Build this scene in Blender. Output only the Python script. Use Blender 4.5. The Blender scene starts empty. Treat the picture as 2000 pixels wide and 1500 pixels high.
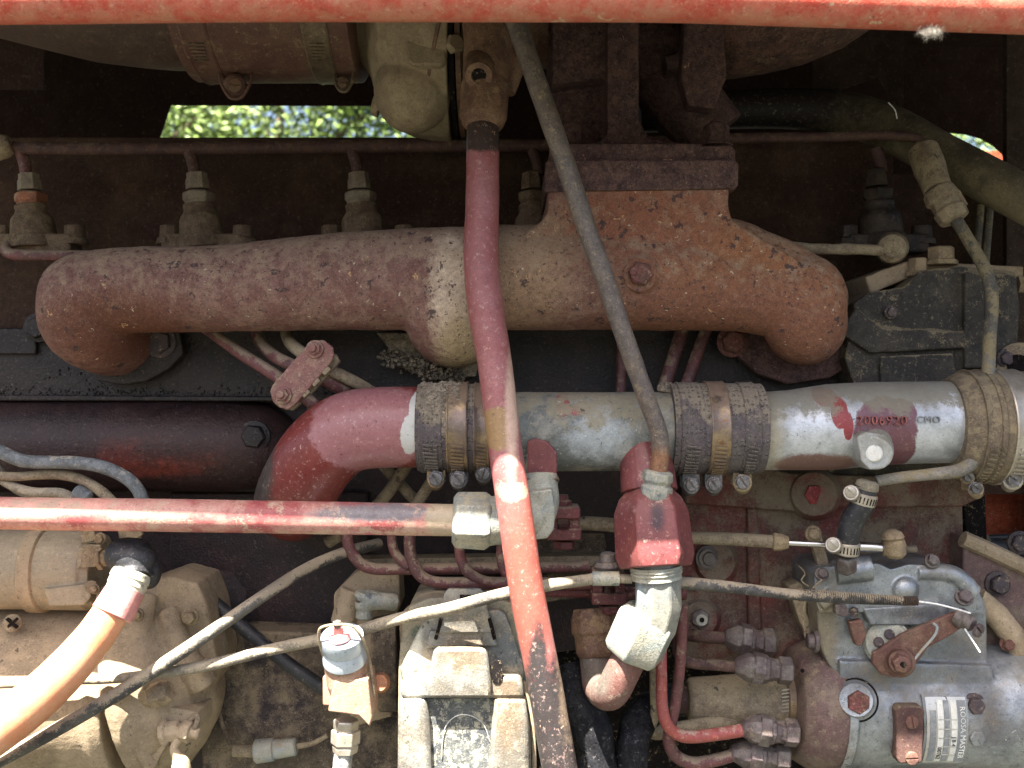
import bpy, math, random
from mathutils import Vector, Matrix, noise as mnoise
random.seed(7)
sc = bpy.context.scene
COL = sc.collection
# ------------------------------------------------------------------ camera, sky, sun, exposure
U = 0.0005          # metres per photo pixel on the reference plane, one metre in front of the camera
cam_d = bpy.data.cameras.new('camera'); cam = bpy.data.objects.new('camera', cam_d); COL.objects.link(cam)
cam.location = (0, -1.0, 0); cam.rotation_euler = (math.radians(90), 0, 0)
cam_d.sensor_width = 36; cam_d.lens = 36; cam_d.clip_start = 0.02; cam_d.clip_end = 500
cam_d.dof.use_dof = True; cam_d.dof.focus_distance = 1.02; cam_d.dof.aperture_fstop = 8
sc.camera = cam
sun_dir = Vector((0.22, 0.455, -1.0)).normalized()      # the way the sunlight travels
sun_d = bpy.data.lights.new('sun', 'SUN'); sun_d.energy = 5.0; sun_d.angle = math.radians(0.5); sun_d.color = (1.0, .95, .86)
sun = bpy.data.objects.new('sun', sun_d); COL.objects.link(sun)
sun.rotation_euler = sun_dir.to_track_quat('-Z', 'Y').to_euler(); sun.location = (-1, -1.5, 4)
W = bpy.data.worlds.new("World"); sc.world = W; W.use_nodes = True
wn = W.node_tree.nodes; wl = W.node_tree.links; wn.clear()
sky = wn.new('ShaderNodeTexSky'); sky.sky_type = 'NISHITA'; sky.sun_disc = False
sky.sun_elevation = math.asin(-sun_dir.z); sky.sun_rotation = math.atan2(-sun_dir.x, -sun_dir.y)
sky.air_density = 0.8; sky.dust_density = 5.0; sky.ozone_density = 0.6
bg = wn.new('ShaderNodeBackground'); bg.inputs[1].default_value = 0.052
wo = wn.new('ShaderNodeOutputWorld'); wl.new(sky.outputs[0], bg.inputs[0]); wl.new(bg.outputs[0], wo.inputs[0])
sc.view_settings.view_transform = 'Standard'; sc.view_settings.look = 'None'
sc.view_settings.exposure = 3.0; sc.view_settings.gamma = 1
sc.render.engine = 'CYCLES'

# ------------------------------------------------------------------ helpers
OFF = 0            # extra depth given to a group of things while they are built
def S(d): return U*(2000+d+OFF)/2000
def P(px, py, d=0): s = S(d); return Vector(((px-1000)*s, (d+OFF)*U, (750-py)*s))
WL = {}
class MB:
    def __init__(s): s.v = []; s.f = []
    def ring(s, c, a, b, r, n, ph=0, e=1.0):
        i0 = len(s.v)
        for k in range(n):
            t = 2*math.pi*k/n+ph
            s.v.append(c+a*(r*math.cos(t))+b*(r*e*math.sin(t)))
        return i0
    def join(s, i, j, n):
        for k in range(n): s.f.append((i+k, i+(k+1) % n, j+(k+1) % n, j+k))
    def sweep(s, pts, rs, n=20, cap=True, ph=0, e=1.0):
        m = len(pts); T = []
        for i in range(m):
            t = pts[min(i+1, m-1)]-pts[max(i-1, 0)]; T.append(t.normalized())
        up = Vector((0, -1, 0))
        if abs(T[0].dot(up)) > .9: up = Vector((0, 0, 1))
        a = (up-T[0]*up.dot(T[0])).normalized(); prev = None
        for i in range(m):
            a = (a-T[i]*a.dot(T[i])).normalized(); b = T[i].cross(a)
            j = s.ring(pts[i], a, b, rs[i], n, ph, e)
            if prev is not None: s.join(prev, j, n)
            elif cap: s.f.append(tuple(range(j+n-1, j-1, -1)))
            prev = j
        if cap: s.f.append(tuple(range(prev, prev+n)))
        return s
    def tube(s, path, n=20, sub=7, cap=True, wob=0.0, e=1.0, lump=0.0):
        pts = [P(*p[:3]) for p in path]; rs = [p[3]*S(p[2]) for p in path]
        if len(pts) == 2: pts = [pts[0], (pts[0]+pts[1])/2, pts[1]]; rs = [rs[0], (rs[0]+rs[1])/2, rs[1]]
        op, orr = [], []; m = len(pts)
        for i in range(m-1):
            p0, p1, p2, p3 = pts[max(i-1, 0)], pts[i], pts[i+1], pts[min(i+2, m-1)]
            d1 = (p2-p1).length
            a = (p2-p0); a = a.normalized()*d1*min(1, 1) if a.length > 0 else a
            b = (p3-p1); b = b.normalized()*d1
            for k in range(sub):
                t = k/sub; t2 = t*t; t3 = t2*t
                op.append(p1*(2*t3-3*t2+1)+a*(t3-2*t2+t)+p2*(-2*t3+3*t2)+b*(t3-t2))
                orr.append(rs[i]+(rs[i+1]-rs[i])*t)
        op.append(pts[-1]); orr.append(rs[-1])
        if wob:
            for i in range(1, len(op)-1):
                q = op[i]*14; op[i] = op[i]+Vector((mnoise.noise(q), mnoise.noise(q+Vector((9, 3, 1))), mnoise.noise(q+Vector((4, 7, 5)))))*wob*U
        if lump: orr = [r*(1+lump*mnoise.noise(op[i]*60)) for i, r in enumerate(orr)]
        return s.sweep(op, orr, n, cap, 0, e)
    def lathe(s, A, B, prof, n=32, ph=0, cap=True):
        """A, B: (px,py,d) ends of the axis; prof: (t 0..1, radius px)"""
        a3, b3 = P(*A), P(*B); sc_ = S((A[2]+B[2])/2)
        ax = (b3-a3).normalized(); up = Vector((0, -1, 0))
        if abs(ax.dot(up)) > .9: up = Vector((0, 0, 1))
        u = (up-ax*up.dot(ax)).normalized(); v = ax.cross(u); prev = None
        for t, r in prof:
            j = s.ring(a3+(b3-a3)*t, u, v, max(r, .01)*sc_, n, ph)
            if prev is not None: s.join(prev, j, n)
            elif cap: s.f.append(tuple(range(j+n-1, j-1, -1)))
            prev = j
        if cap: s.f.append(tuple(range(prev, prev+n)))
        return s
    def prism(s, poly, d0, d1, dback=None):
        """outline in photo pixels at depth d0, given real thickness to depth d1"""
        n = len(poly); i = len(s.v)
        area = sum(poly[k][0]*poly[(k+1) % n][1]-poly[(k+1) % n][0]*poly[k][1] for k in range(n))
        if area > 0: poly = poly[::-1]
        F = [P(x, y, d0) for x, y in poly]
        s.v += F; s.v += [Vector((p.x, (d1+OFF)*U, p.z)) for p in F]
        s.f.append(tuple(range(i, i+n))); s.f.append(tuple(range(i+2*n-1, i+n-1, -1)))
        for k in range(n): s.f.append((i+k, i+n+k, i+n+(k+1) % n, i+(k+1) % n))
        return s
    def box(s, x0, y0, x1, y1, d0, d1): return s.prism([(x0, y0), (x1, y0), (x1, y1), (x0, y1)], d0, d1)
    def beam(s, A, B, w, h, spin=0):
        """a bar of rectangular section between two points"""
        a3, b3 = P(*A), P(*B); k = S((A[2]+B[2])/2); ax = (b3-a3).normalized(); up = Vector((0, -1, 0))
        if abs(ax.dot(up)) > .9: up = Vector((0, 0, 1))
        u = (up-ax*up.dot(ax)).normalized(); v = ax.cross(u)
        if spin: u, v = u*math.cos(spin)+v*math.sin(spin), v*math.cos(spin)-u*math.sin(spin)
        i = len(s.v)
        for c in (a3, b3):
            for p, q in ((-1, -1), (1, -1), (1, 1), (-1, 1)): s.v.append(c+u*(p*h*k/2)+v*(q*w*k/2))
        s.f += [(i+3, i+2, i+1, i), (i+4, i+5, i+6, i+7)]+[(i+a, i+(a+1) % 4, i+4+(a+1) % 4, i+4+a) for a in range(4)]
        return s
    def ball(s, px, py, d, r, e=(1, 1, 1), n=14):
        c = P(px, py, d); k = S(d); i = len(s.v); m = n//2
        for a in range(1, m):
            th = math.pi*a/m
            for b in range(n):
                f = 2*math.pi*b/n; s.v.append(c+Vector((math.sin(th)*math.cos(f)*e[0], math.sin(th)*math.sin(f)*e[1], math.cos(th)*e[2]))*r*k)
        t = len(s.v); s.v.append(c+Vector((0, 0, r*k*e[2]))); s.v.append(c-Vector((0, 0, r*k*e[2])))
        for a in range(m-2):
            for b in range(n): s.f.append((i+a*n+b, i+(a+1)*n+b, i+(a+1)*n+(b+1) % n, i+a*n+(b+1) % n))
        for b in range(n):
            s.f.append((t, i+b, i+(b+1) % n)); s.f.append((t+1, i+(m-2)*n+(b+1) % n, i+(m-2)*n+b))
        return s
    def build(s, name, mat, parent=None, bevel=0, cast=0, disp=0, smooth=38, origin=None, sm_it=4):
        me = bpy.data.meshes.new(name)
        lo = Vector([min(v[i] for v in s.v) for i in range(3)]); hi = Vector([max(v[i] for v in s.v) for i in range(3)])
        c = (lo+hi)/2
        if parent is None: c.z = lo.z
        me.from_pydata([v-c for v in s.v], [], s.f); me.update()
        me.polygons.foreach_set('use_smooth', [True]*len(me.polygons))
        me.set_sharp_from_angle(angle=math.radians(smooth))
        me.materials.append(mat)
        o = bpy.data.objects.new(name, me); COL.objects.link(o)
        if parent is not None: o.parent = parent; o.location = c-WL[parent.name]
        else: o.location = c
        WL[o.name] = c
        if bevel:
            b = o.modifiers.new('bevel', 'BEVEL'); b.width = bevel*U; b.segments = 2; b.limit_method = 'ANGLE'; b.angle_limit = math.radians(35); b.harden_normals = False
        if cast:
            r = o.modifiers.new('cast', 'REMESH'); r.mode = 'VOXEL'; r.voxel_size = cast*U; r.use_smooth_shade = True
            q = o.modifiers.new('soft', 'SMOOTH'); q.factor = .5; q.iterations = sm_it
            if disp:
                for sz, st in ((.02, disp), (.004, disp*.35)):
                    tn = 'cast_%g' % sz; tx = bpy.data.textures.get(tn) or bpy.data.textures.new(tn, 'CLOUDS'); tx.noise_scale = sz
                    dm = o.modifiers.new('rough', 'DISPLACE'); dm.texture = tx; dm.texture_coords = 'GLOBAL'; dm.strength = st*U; dm.mid_level = .5
        return o
def tag(o, label=None, cat=None, group=None, kind=None):
    if label: o['label'] = label
    if cat: o['category'] = cat
    if group: o['group'] = group
    if kind: o['kind'] = kind
    return o
def thing(name, label, cat, base, group=None):
    o = bpy.data.objects.new(name, None); COL.objects.link(o); o.empty_display_size = .02
    o.location = P(*base); WL[o.name] = P(*base)
    return tag(o, label, cat, group)
def solo(mb, name, mat, label, cat, group=None, **k): return tag(mb.build(name, mat, None, **k), label, cat, group)

# ------------------------------------------------------------------ materials
TAN = (.36, .27, .17)
MATS = {}
def M(name, base, b2=None, mscale=35, mth=.5, dust=TAN, da=.3, up=.3, dscale=55, rough=.6, metal=0, grain=.35, gscale=650, spots=(), patches=(), bump=.25, bscale=500, dsoft=.05, dots=None, pb=False, spec=.35, micro=.55):
    if name in MATS: return MATS[name]
    m = bpy.data.materials.new(name); m.use_nodes = True; t = m.node_tree; nd = t.nodes; lk = t.links; nd.clear()
    def N(typ, **k):
        n = nd.new(typ)
        for a, b in k.items(): setattr(n, a, b)
        return n
    def put(sock, v):
        if hasattr(v, 'is_output') or isinstance(v, bpy.types.NodeSocket): lk.new(v, sock)
        else: sock.default_value = v
    def math_(op, a, b=0.0, c=0.0, clamp=False):
        n = N('ShaderNodeMath', operation=op, use_clamp=clamp); put(n.inputs[0], a); put(n.inputs[1], b)
        if op in ('MULTIPLY_ADD',): put(n.inputs[2], c)
        return n.outputs[0]
    def mix(f, a, b):
        n = N('ShaderNodeMix', data_type='RGBA'); put(n.inputs[0], f)
        put(n.inputs[6], a if not isinstance(a, tuple) else (*a, 1)); put(n.inputs[7], b if not isinstance(b, tuple) else (*b, 1)); return n.outputs[2]
    def noise(scale, detail=6, rg=.6, off=0, dist=0):
        n = N('ShaderNodeTexNoise'); n.inputs['Scale'].default_value = scale; n.inputs['Detail'].default_value = detail
        n.inputs['Roughness'].default_value = rg; n.inputs['Distortion'].default_value = dist
        if off:
            a = N('ShaderNodeVectorMath', operation='ADD'); lk.new(pos, a.inputs[0]); a.inputs[1].default_value = (off, off*1.7, off*.3); lk.new(a.outputs[0], n.inputs['Vector'])
        else: lk.new(pos, n.inputs['Vector'])
        return n
    def step(v, lo, hi):
        n = N('ShaderNodeMapRange', interpolation_type='SMOOTHSTEP'); put(n.inputs[0], v); n.inputs[1].default_value = lo; n.inputs[2].default_value = hi; return n.outputs[0]
    g = N('ShaderNodeNewGeometry'); pos = g.outputs['Position']
    sep = N('ShaderNodeSeparateXYZ'); lk.new(g.outputs['Normal'], sep.inputs[0])
    off = (hash_(name) % 97)/9.0
    n1 = noise(mscale, 4, .62, off+.1).outputs[0]
    col = mix(step(n1, mth-.09, mth+.09), base, b2 if b2 else tuple(c*.72 for c in base))
    # fine grain of the surface itself
    ng = noise(gscale, 2, .6, off+.5).outputs[0]; nb = noise(gscale*.18, 3, .7, off+.9).outputs[0]
    gv = math_('MULTIPLY_ADD', math_('ADD', math_('MULTIPLY', ng, .5), math_('MULTIPLY', nb, .5)), grain*7.5, 1-grain*3.75)
    mm = N('ShaderNodeVectorMath', operation='SCALE'); lk.new(col, mm.inputs[0]); lk.new(gv, mm.inputs['Scale']); col = mm.outputs[0]
    pm = None; hgt = math_('MULTIPLY', noise(bscale, 3, .65, off+.2).outputs[0], .5)
    if patches:
        nv = noise(85, 8, .78, off+2)
        sub = N('ShaderNodeVectorMath', operation='SUBTRACT'); lk.new(nv.outputs[1], sub.inputs[0]); sub.inputs[1].default_value = (.5, .5, .5)
        for (px, py, d, rx, ry, pc, soft, dis) in patches:
            c = P(px, py, d); k = S(d)
            a = N('ShaderNodeVectorMath', operation='SUBTRACT'); lk.new(pos, a.inputs[0]); a.inputs[1].default_value = c
            b = N('ShaderNodeVectorMath', operation='DIVIDE'); lk.new(a.outputs[0], b.inputs[0]); b.inputs[1].default_value = (rx*k, 400*U, ry*k)
            s_ = N('ShaderNodeVectorMath', operation='SCALE'); lk.new(sub.outputs[0], s_.inputs[0]); s_.inputs['Scale'].default_value = dis
            e = N('ShaderNodeVectorMath', operation='ADD'); lk.new(b.outputs[0], e.inputs[0]); lk.new(s_.outputs[0], e.inputs[1])
            l = N('ShaderNodeVectorMath', operation='LENGTH'); lk.new(e.outputs[0], l.inputs[0])
            f = math_('SUBTRACT', 1.0, step(l.outputs['Value'], 1-soft, 1+soft))
            mm = N('ShaderNodeVectorMath', operation='SCALE'); mm.inputs[0].default_value = pc; lk.new(gv, mm.inputs['Scale'])
            col = mix(f, col, mm.outputs[0]); pm = f if pm is None else math_('MAXIMUM', pm, f)
        hgt = math_('ADD', hgt, math_('MULTIPLY', pm, -.25)) if pb else hgt
    dm = math_('ADD', noise(dscale, 5, .7, off+3).outputs[0], math_('MULTIPLY', sep.outputs[2], up*.3))
    dfine = math_('MULTIPLY', math_('SUBTRACT', ng, .5), .25)
    th = .5+(.5-da)*.55
    dmask = step(math_('ADD', dm, dfine), th-dsoft, th+dsoft) if da > 0 else None
    dmask = math_('MULTIPLY', dmask, .88)
    if name == 'olive_dusty_pipe': dmask = math_('MULTIPLY', dmask, math_('SUBTRACT', 1.0, pm))
    dcol = mix(nb, tuple(c*1.12 for c in dust), tuple(c*.75 for c in dust))
    col = mix(dmask, col, dcol)
    for i, (scol, sscale, size, dens) in enumerate(spots):
        v = N('ShaderNodeTexVoronoi'); v.inputs['Scale'].default_value = sscale
        na = noise(sscale*1.5, 3, .6, off+6+i)
        av = N('ShaderNodeVectorMath', operation='MULTIPLY_ADD'); lk.new(na.outputs[1], av.inputs[0]); av.inputs[1].default_value = (2.2/sscale,)*3; lk.new(pos, av.inputs[2]); lk.new(av.outputs[0], v.inputs['Vector'])
        sr = N('ShaderNodeSeparateXYZ'); lk.new(v.outputs['Color'], sr.inputs[0])
        sz = math_('MULTIPLY', sr.outputs[1], size)
        inside = step(math_('SUBTRACT', sz, v.outputs['Distance']), 0, size*.25)
        f = math_('MULTIPLY', inside, math_('LESS_THAN', math_('MULTIPLY', sr.outputs[0], step(noise(22, 2, .5, off+12+i).outputs[0], .62, .38)) if i % 2 else sr.outputs[0], dens))
        col = mix(math_('MULTIPLY', f, .85), col, scol)
    if dots:
        v = N('ShaderNodeTexVoronoi'); v.inputs['Scale'].default_value = dots[0]; v.inputs['Randomness'].default_value = .35; lk.new(pos, v.inputs['Vector'])
        f = math_('SUBTRACT', 1.0, step(v.outputs['Distance'], .12, .38)); col = mix(math_('MULTIPLY', f, .7), col, dots[1]); hgt = math_('ADD', hgt, math_('MULTIPLY', f, 1.0))
    w = noise(gscale*.32, 4, .82, off+15).outputs[0]
    col = mix(math_('MULTIPLY', step(w, .575, .66), micro*.75), col, tuple(min(.6, c*1.35+.03) for c in dust))
    col = mix(math_('MULTIPLY', step(w, .42, .33), micro), col, tuple(c*.28 for c in base))
    bs = N('ShaderNodeBsdfPrincipled'); lk.new(col, bs.inputs['Base Color']); bs.inputs['Specular IOR Level'].default_value = spec
    rn = math_('MULTIPLY_ADD', nb, .35, rough-.17)
    lk.new(math_('ADD', rn, math_('MULTIPLY', dmask, .3), clamp=True), bs.inputs['Roughness'])
    if metal:
        mv = math_('MULTIPLY', math_('SUBTRACT', 1.0, dmask), metal)
        if pm is not None: mv = math_('MULTIPLY', mv, math_('SUBTRACT', 1.0, pm))
        lk.new(mv, bs.inputs['Metallic'])
    bp = N('ShaderNodeBump'); bp.inputs['Strength'].default_value = min(1, bump*1.6); bp.inputs['Distance'].default_value = .0022; lk.new(hgt, bp.inputs['Height']); lk.new(bp.outputs[0], bs.inputs['Normal'])
    out = N('ShaderNodeOutputMaterial'); lk.new(bs.outputs[0], out.inputs[0])
    MATS[name] = m; return m
def hash_(s):
    h = 7
    for c in s: h = (h*31+ord(c)) % 100003
    return h

RED = (.36, .055, .05); MAR = (.23, .05, .055); GRIME = (.035, .028, .03)
m_rail = M('rail_paint', (.44, .055, .035), (.48, .12, .08), da=.12, up=-.5, dust=(.46, .27, .17), rough=.42, grain=.12, spots=[((.5, .38, .25), 55, .3, .35)], dscale=70, dsoft=.3)
m_hood = M('hood_paint', (.34, .04, .03), da=.2, rough=.5)
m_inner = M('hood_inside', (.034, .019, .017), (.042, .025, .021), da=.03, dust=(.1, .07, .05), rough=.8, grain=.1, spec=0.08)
m_manif = M('rusty_manifold', (.155, .078, .066), (.205, .122, .098), mscale=50, dust=(.34, .25, .17), da=.22, up=.75, dscale=90, rough=.74, grain=.34, gscale=1100, bump=.45, bscale=520, dsoft=.2, micro=.32,
    spots=[((.48, .30, .15), 75, .22, .35), ((.05, .034, .036), 85, .42, .15), ((.6, .5, .38), 190, .26, .22), ((.08, .045, .042), 260, .45, .4)],
    patches=[(1510, 530, 60, 280, 150, (.22, .095, .048), .45, 1.6), (1420, 640, 60, 230, 90, (.17, .075, .048), .5, 1.6), (1240, 440, 60, 150, 90, (.21, .085, .05), .5, 1.5), (1020, 520, 60, 95, 110, (.25, .16, .10), .5, 2.2), (250, 640, 100, 150, 70, (.12, .05, .032), .5, 1), (885, 565, 40, 40, 150, (.46, .36, .27), .38, 2.0), (905, 680, 40, 50, 60, (.36, .27, .17), .5, 1.5)], spec=0.2)
m_rust = M('dark_rusty_casting', (.075, .045, .043), (.105, .062, .055), mscale=60, da=.12, up=.5, dust=(.2, .13, .10), rough=.8, grain=.5, gscale=900, bump=.6, bscale=420, spots=[((.4, .22, .14), 45, .16, .25), ((.03, .022, .026), 90, .4, .3)], spec=0.15)
m_turb = M('turbine_rust', (.07, .04, .036), (.1, .055, .045), mscale=40, da=.22, up=-.2, dust=(.19, .13, .09), rough=.85, grain=.5, bump=.6, spec=0.15)
m_comp = M('dusty_cast_alloy', (.33, .26, .17), (.25, .19, .125), mscale=28, da=.34, up=.2, dust=(.30, .235, .15), rough=.7, grain=.2, bump=.25, metal=.1, spots=[((.5, .42, .28), 45, .2, .3)])
m_duct = M('maroon_air_duct', (.115, .055, .045), (.14, .075, .055), mscale=22, da=.14, up=-.35, dust=(.23, .165, .1), rough=.6, grain=.2, spots=[((.33, .25, .17), 70, .14, .3)])
m_ductd = M('dark_air_duct', (.07, .042, .034), (.085, .053, .04), mscale=18, da=.06, up=-.25, dsoft=.15, dust=(.17, .12, .085), rough=.6, grain=.2, spots=[((.33, .25, .17), 70, .12, .2)])
m_band_d = M('old_band', (.20, .15, .10), (.15, .11, .08), da=.3, rough=.5, metal=.4, grain=.25)
m_oil = M('oily_brown_casting', (.115, .062, .042), (.17, .1, .06), mscale=45, da=.3, up=.35, dust=(.27, .18, .1), rough=.6, grain=.35, bump=.4)
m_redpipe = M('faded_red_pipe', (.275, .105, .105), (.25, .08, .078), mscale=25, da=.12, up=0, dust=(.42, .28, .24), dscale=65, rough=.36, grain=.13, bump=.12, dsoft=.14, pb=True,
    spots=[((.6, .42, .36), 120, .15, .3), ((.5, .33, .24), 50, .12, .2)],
    patches=[(1030, 1130, -150, 60, 190, (.28, .075, .055), .6, 1.2), (943, 262, -60, 60, 34, (.045, .03, .026), .12, .5), (972, 835, -100, 36, 42, (.25, .155, .07), .04, .6), (1000, 955, -120, 30, 20, (.33, .22, .16), .06, 2.2), (1075, 1440, -150, 90, 150, (.032, .027, .027), .22, 1.3), (1050, 1300, -150, 18, 90, (.035, .03, .03), .3, 1.4), (1110, 1180, -150, 24, 240, (.19, .14, .095), .3, 1.6), (1000, 800, -100, 12, 120, (.48, .33, .26), .5, 1.5)])  # first patch: sunlight on the lower stretch painted in as a warmer red
m_bar = M('chipped_red_bar', (.30, .075, .075), (.42, .21, .175), mscale=22, mth=.5, da=.4, up=-.05, dust=(.46, .32, .24), dscale=40, rough=.42, grain=.15, bump=.2, patches=[(740, 1000, -80, 120, 16, (.17, .15, .16), .35, 1.8), (865, 1010, -80, 32, 50, (.36, .29, .2), .15, .8), (120, 985, -80, 120, 18, (.58, .30, .24), .5, 1.4)])
m_dkpipe = M('grimy_steel_pipe', (.12, .10, .092), (.15, .12, .10), mscale=55, da=.26, up=0, dust=(.27, .21, .14), dscale=110, rough=.5, metal=.1, grain=.3, bump=.35, patches=[(1286, 905, -20, 30, 30, (.22, .11, .06), .5, 1.2)], spots=[((.5, .46, .4), 110, .16, .3)])
m_alu = M('weathered_aluminium', (.40, .41, .41), (.32, .32, .30), mscale=26, da=.3, up=.8, dust=(.20, .19, .15), dscale=45, rough=.42, metal=.25, grain=.2, bump=.2, dsoft=.1, spots=[((.08, .08, .08), 80, .25, .35), ((.6, .58, .5), 120, .15, .3)])
m_alu2 = M('bright_aluminium_paint_remains', (.52, .54, .57), (.34, .355, .37), mscale=20, da=.17, up=1.5, dust=(.2, .185, .14), dscale=38, rough=.35, metal=.4, grain=.14, bump=.15, dsoft=.08, spots=[((.1, .1, .1), 90, .22, .4)],
    patches=[(1728, 838, 0, 62, 62, (.15, .07, .088), .05, .5), (1763, 806, 0, 28, 28, (.15, .07, .088), .06, .5), (1755, 885, 0, 38, 50, (.14, .06, .07), .05, .4), (1618, 775, 0, 24, 20, (.24, .04, .042), .06, .5), (1640, 806, 0, 17, 32, (.24, .04, .042), .06, .4), (1655, 832, 0, 10, 28, (.24, .04, .042), .06, .4), (1600, 910, 0, 90, 24, (.16, .09, .075), .2, 1), (1500, 830, 0, 30, 110, (.3, .27, .2), .6, 1.5)])
m_alupipe = M('stained_coolant_pipe', (.135, .145, .14), (.27, .26, .225), mscale=28, mth=.5, da=.33, up=.7, dust=(.27, .24, .17), dscale=60, rough=.55, metal=.15, grain=.24, bump=.3, spots=[((.05, .05, .05), 60, .3, .3), ((.5, .48, .4), 110, .18, .3)], patches=[(1100, 790, 0, 14, 26, (.26, .07, .075), .08, .9), (1122, 802, 0, 20, 9, (.26, .07, .075), .08, .8), (1170, 860, 0, 60, 40, (.30, .33, .34), .5, 2)])
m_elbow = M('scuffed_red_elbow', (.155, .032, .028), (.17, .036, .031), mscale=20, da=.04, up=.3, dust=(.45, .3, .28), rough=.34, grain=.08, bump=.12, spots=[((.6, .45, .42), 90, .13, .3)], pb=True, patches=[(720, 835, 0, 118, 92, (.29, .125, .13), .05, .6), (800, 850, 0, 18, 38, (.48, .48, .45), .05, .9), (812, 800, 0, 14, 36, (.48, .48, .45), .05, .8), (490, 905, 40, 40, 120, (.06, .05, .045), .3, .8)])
m_hose = M('dimpled_rubber_hose', (.085, .07, .075), (.10, .085, .082), mscale=40, da=.27, up=1.3, dust=(.24, .20, .15), dscale=50, rough=.75, grain=.3, bump=.75, dots=(230, (.2, .17, .15)))
m_hose2 = M('dusty_elbow_hose', (.18, .14, .09), (.13, .10, .07), mscale=30, da=.4, up=.3, dust=(.25, .2, .125), rough=.8, grain=.28, bump=.5, patches=[(2010, 860, 0, 34, 36, (.28, .06, .07), .1, .5)])
m_mud = M('crusted_mud', (.16, .135, .105), (.25, .21, .16), mscale=120, da=.35, up=0, dust=(.32, .27, .2), dscale=200, rough=.95, grain=.5, gscale=500, bump=1.0, bscale=300, spec=0.15)
m_clamp = M('stained_steel_band', (.30, .22, .13), (.17, .13, .11), mscale=30, da=.25, up=1.0, dust=(.2, .14, .1), rough=.36, metal=.65, grain=.2, bump=.2, spots=[((.2, .09, .04), 60, .3, .4)])
m_clampb = M('grey_steel_band', (.46, .42, .36), (.38, .34, .28), mscale=30, da=.18, up=.4, rough=.35, metal=.6, grain=.12, bump=.12)
m_screw = M('grimy_screw', (.19, .185, .19), (.11, .105, .105), mscale=60, da=.22, rough=.4, metal=.5, grain=.3, bump=.3)
m_bolt = M('greasy_bolt', (.075, .055, .055), (.05, .04, .045), da=.15, up=.3, rough=.6, grain=.35, bump=.4)
m_tanbolt = M('dusty_bolt', (.26, .20, .12), (.2, .15, .1), da=.4, rough=.8, grain=.25, bump=.4)
m_rustbolt = M('rusted_bolt', (.15, .055, .05), (.12, .06, .045), mscale=90, da=.08, rough=.8, grain=.45, bump=.6)
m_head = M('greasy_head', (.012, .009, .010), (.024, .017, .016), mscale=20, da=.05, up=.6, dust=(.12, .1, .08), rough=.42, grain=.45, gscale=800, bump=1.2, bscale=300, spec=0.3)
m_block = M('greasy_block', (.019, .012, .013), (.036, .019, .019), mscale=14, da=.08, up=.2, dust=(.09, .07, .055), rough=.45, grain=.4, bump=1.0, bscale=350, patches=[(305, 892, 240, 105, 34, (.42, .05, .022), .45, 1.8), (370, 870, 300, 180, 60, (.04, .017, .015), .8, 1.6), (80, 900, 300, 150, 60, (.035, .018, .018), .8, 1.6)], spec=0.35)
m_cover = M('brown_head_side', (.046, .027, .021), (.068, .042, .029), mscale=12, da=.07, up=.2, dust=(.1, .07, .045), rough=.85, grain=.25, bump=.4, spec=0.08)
m_inj = M('dusty_injector', (.115, .08, .055), (.15, .11, .075), mscale=45, da=.35, up=.4, dust=(.21, .16, .10), rough=.8, grain=.3, bump=.4, spec=0.15)
m_injnut = M('dusty_nut', (.22, .19, .14), (.17, .13, .10), da=.3, dust=(.28, .22, .15), rough=.7, grain=.25, bump=.3)
m_injdark = M('black_injector', (.02, .017, .018), (.05, .037, .028), mscale=30, da=.12, up=.4, dust=(.14, .1, .07), rough=.6, grain=.3, bump=.4)
m_rtube = M('maroon_tube', (.135, .05, .05), (.10, .045, .045), mscale=40, da=.33, up=.9, dust=(.27, .205, .145), dscale=70, rough=.5, grain=.2, bump=.25)
m_rtubedk = M('dark_maroon_tube', (.06, .03, .028), (.085, .045, .036), mscale=40, da=.2, up=.6, dust=(.16, .12, .08), rough=.7, grain=.3)
m_redtube = M('orange_red_tube', (.30, .075, .06), (.28, .075, .07), mscale=40, da=.24, up=.5, dust=(.4, .31, .24), dscale=70, rough=.42, grain=.15, bump=.2)
m_tantube = M('mud_coated_tube', (.27, .22, .15), (.20, .155, .11), mscale=60, da=.42, up=.4, dust=(.32, .26, .17), rough=.85, grain=.3, bump=.5, spots=[((.06, .055, .05), 90, .4, .2)], spec=0.15)
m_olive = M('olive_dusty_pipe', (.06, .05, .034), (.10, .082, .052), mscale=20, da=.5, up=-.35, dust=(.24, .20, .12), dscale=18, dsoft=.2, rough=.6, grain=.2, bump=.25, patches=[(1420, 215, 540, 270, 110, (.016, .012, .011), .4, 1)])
m_olive2 = M('half_clean_tube', (.075, .07, .06), (.1, .09, .07), mscale=40, da=.42, up=.2, dust=(.24, .195, .11), dscale=45, rough=.6, grain=.3, bump=.4, patches=[(1915, 800, 0, 60, 130, (.19, .18, .16), .4, 1.2), (1790, 925, 0, 80, 40, (.21, .19, .16), .4, 1)])
m_grey = M('greyish_hose', (.16, .175, .18), (.11, .12, .125), mscale=60, da=.2, up=.5, dust=(.38, .34, .27), rough=.6, grain=.3, bump=.4)
m_blk = M('black_rubber', (.018, .019, .022), (.03, .03, .033), da=.1, up=.4, dust=(.17, .15, .12), rough=.45, grain=.2, bump=.25, spots=[((.2, .18, .15), 60, .12, .3)])
m_cable = M('dusty_black_cable', (.045, .043, .045), (.09, .085, .075), mscale=22, da=.46, up=.55, dust=(.34, .28, .2), dscale=22, rough=.5, grain=.2, bump=.3)
m_cable2 = M('mud_dried_cable', (.22, .19, .14), (.06, .055, .055), mscale=16, mth=.6, da=.47, up=.35, dust=(.37, .31, .22), dscale=40, rough=.7, grain=.3, bump=.45)
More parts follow.
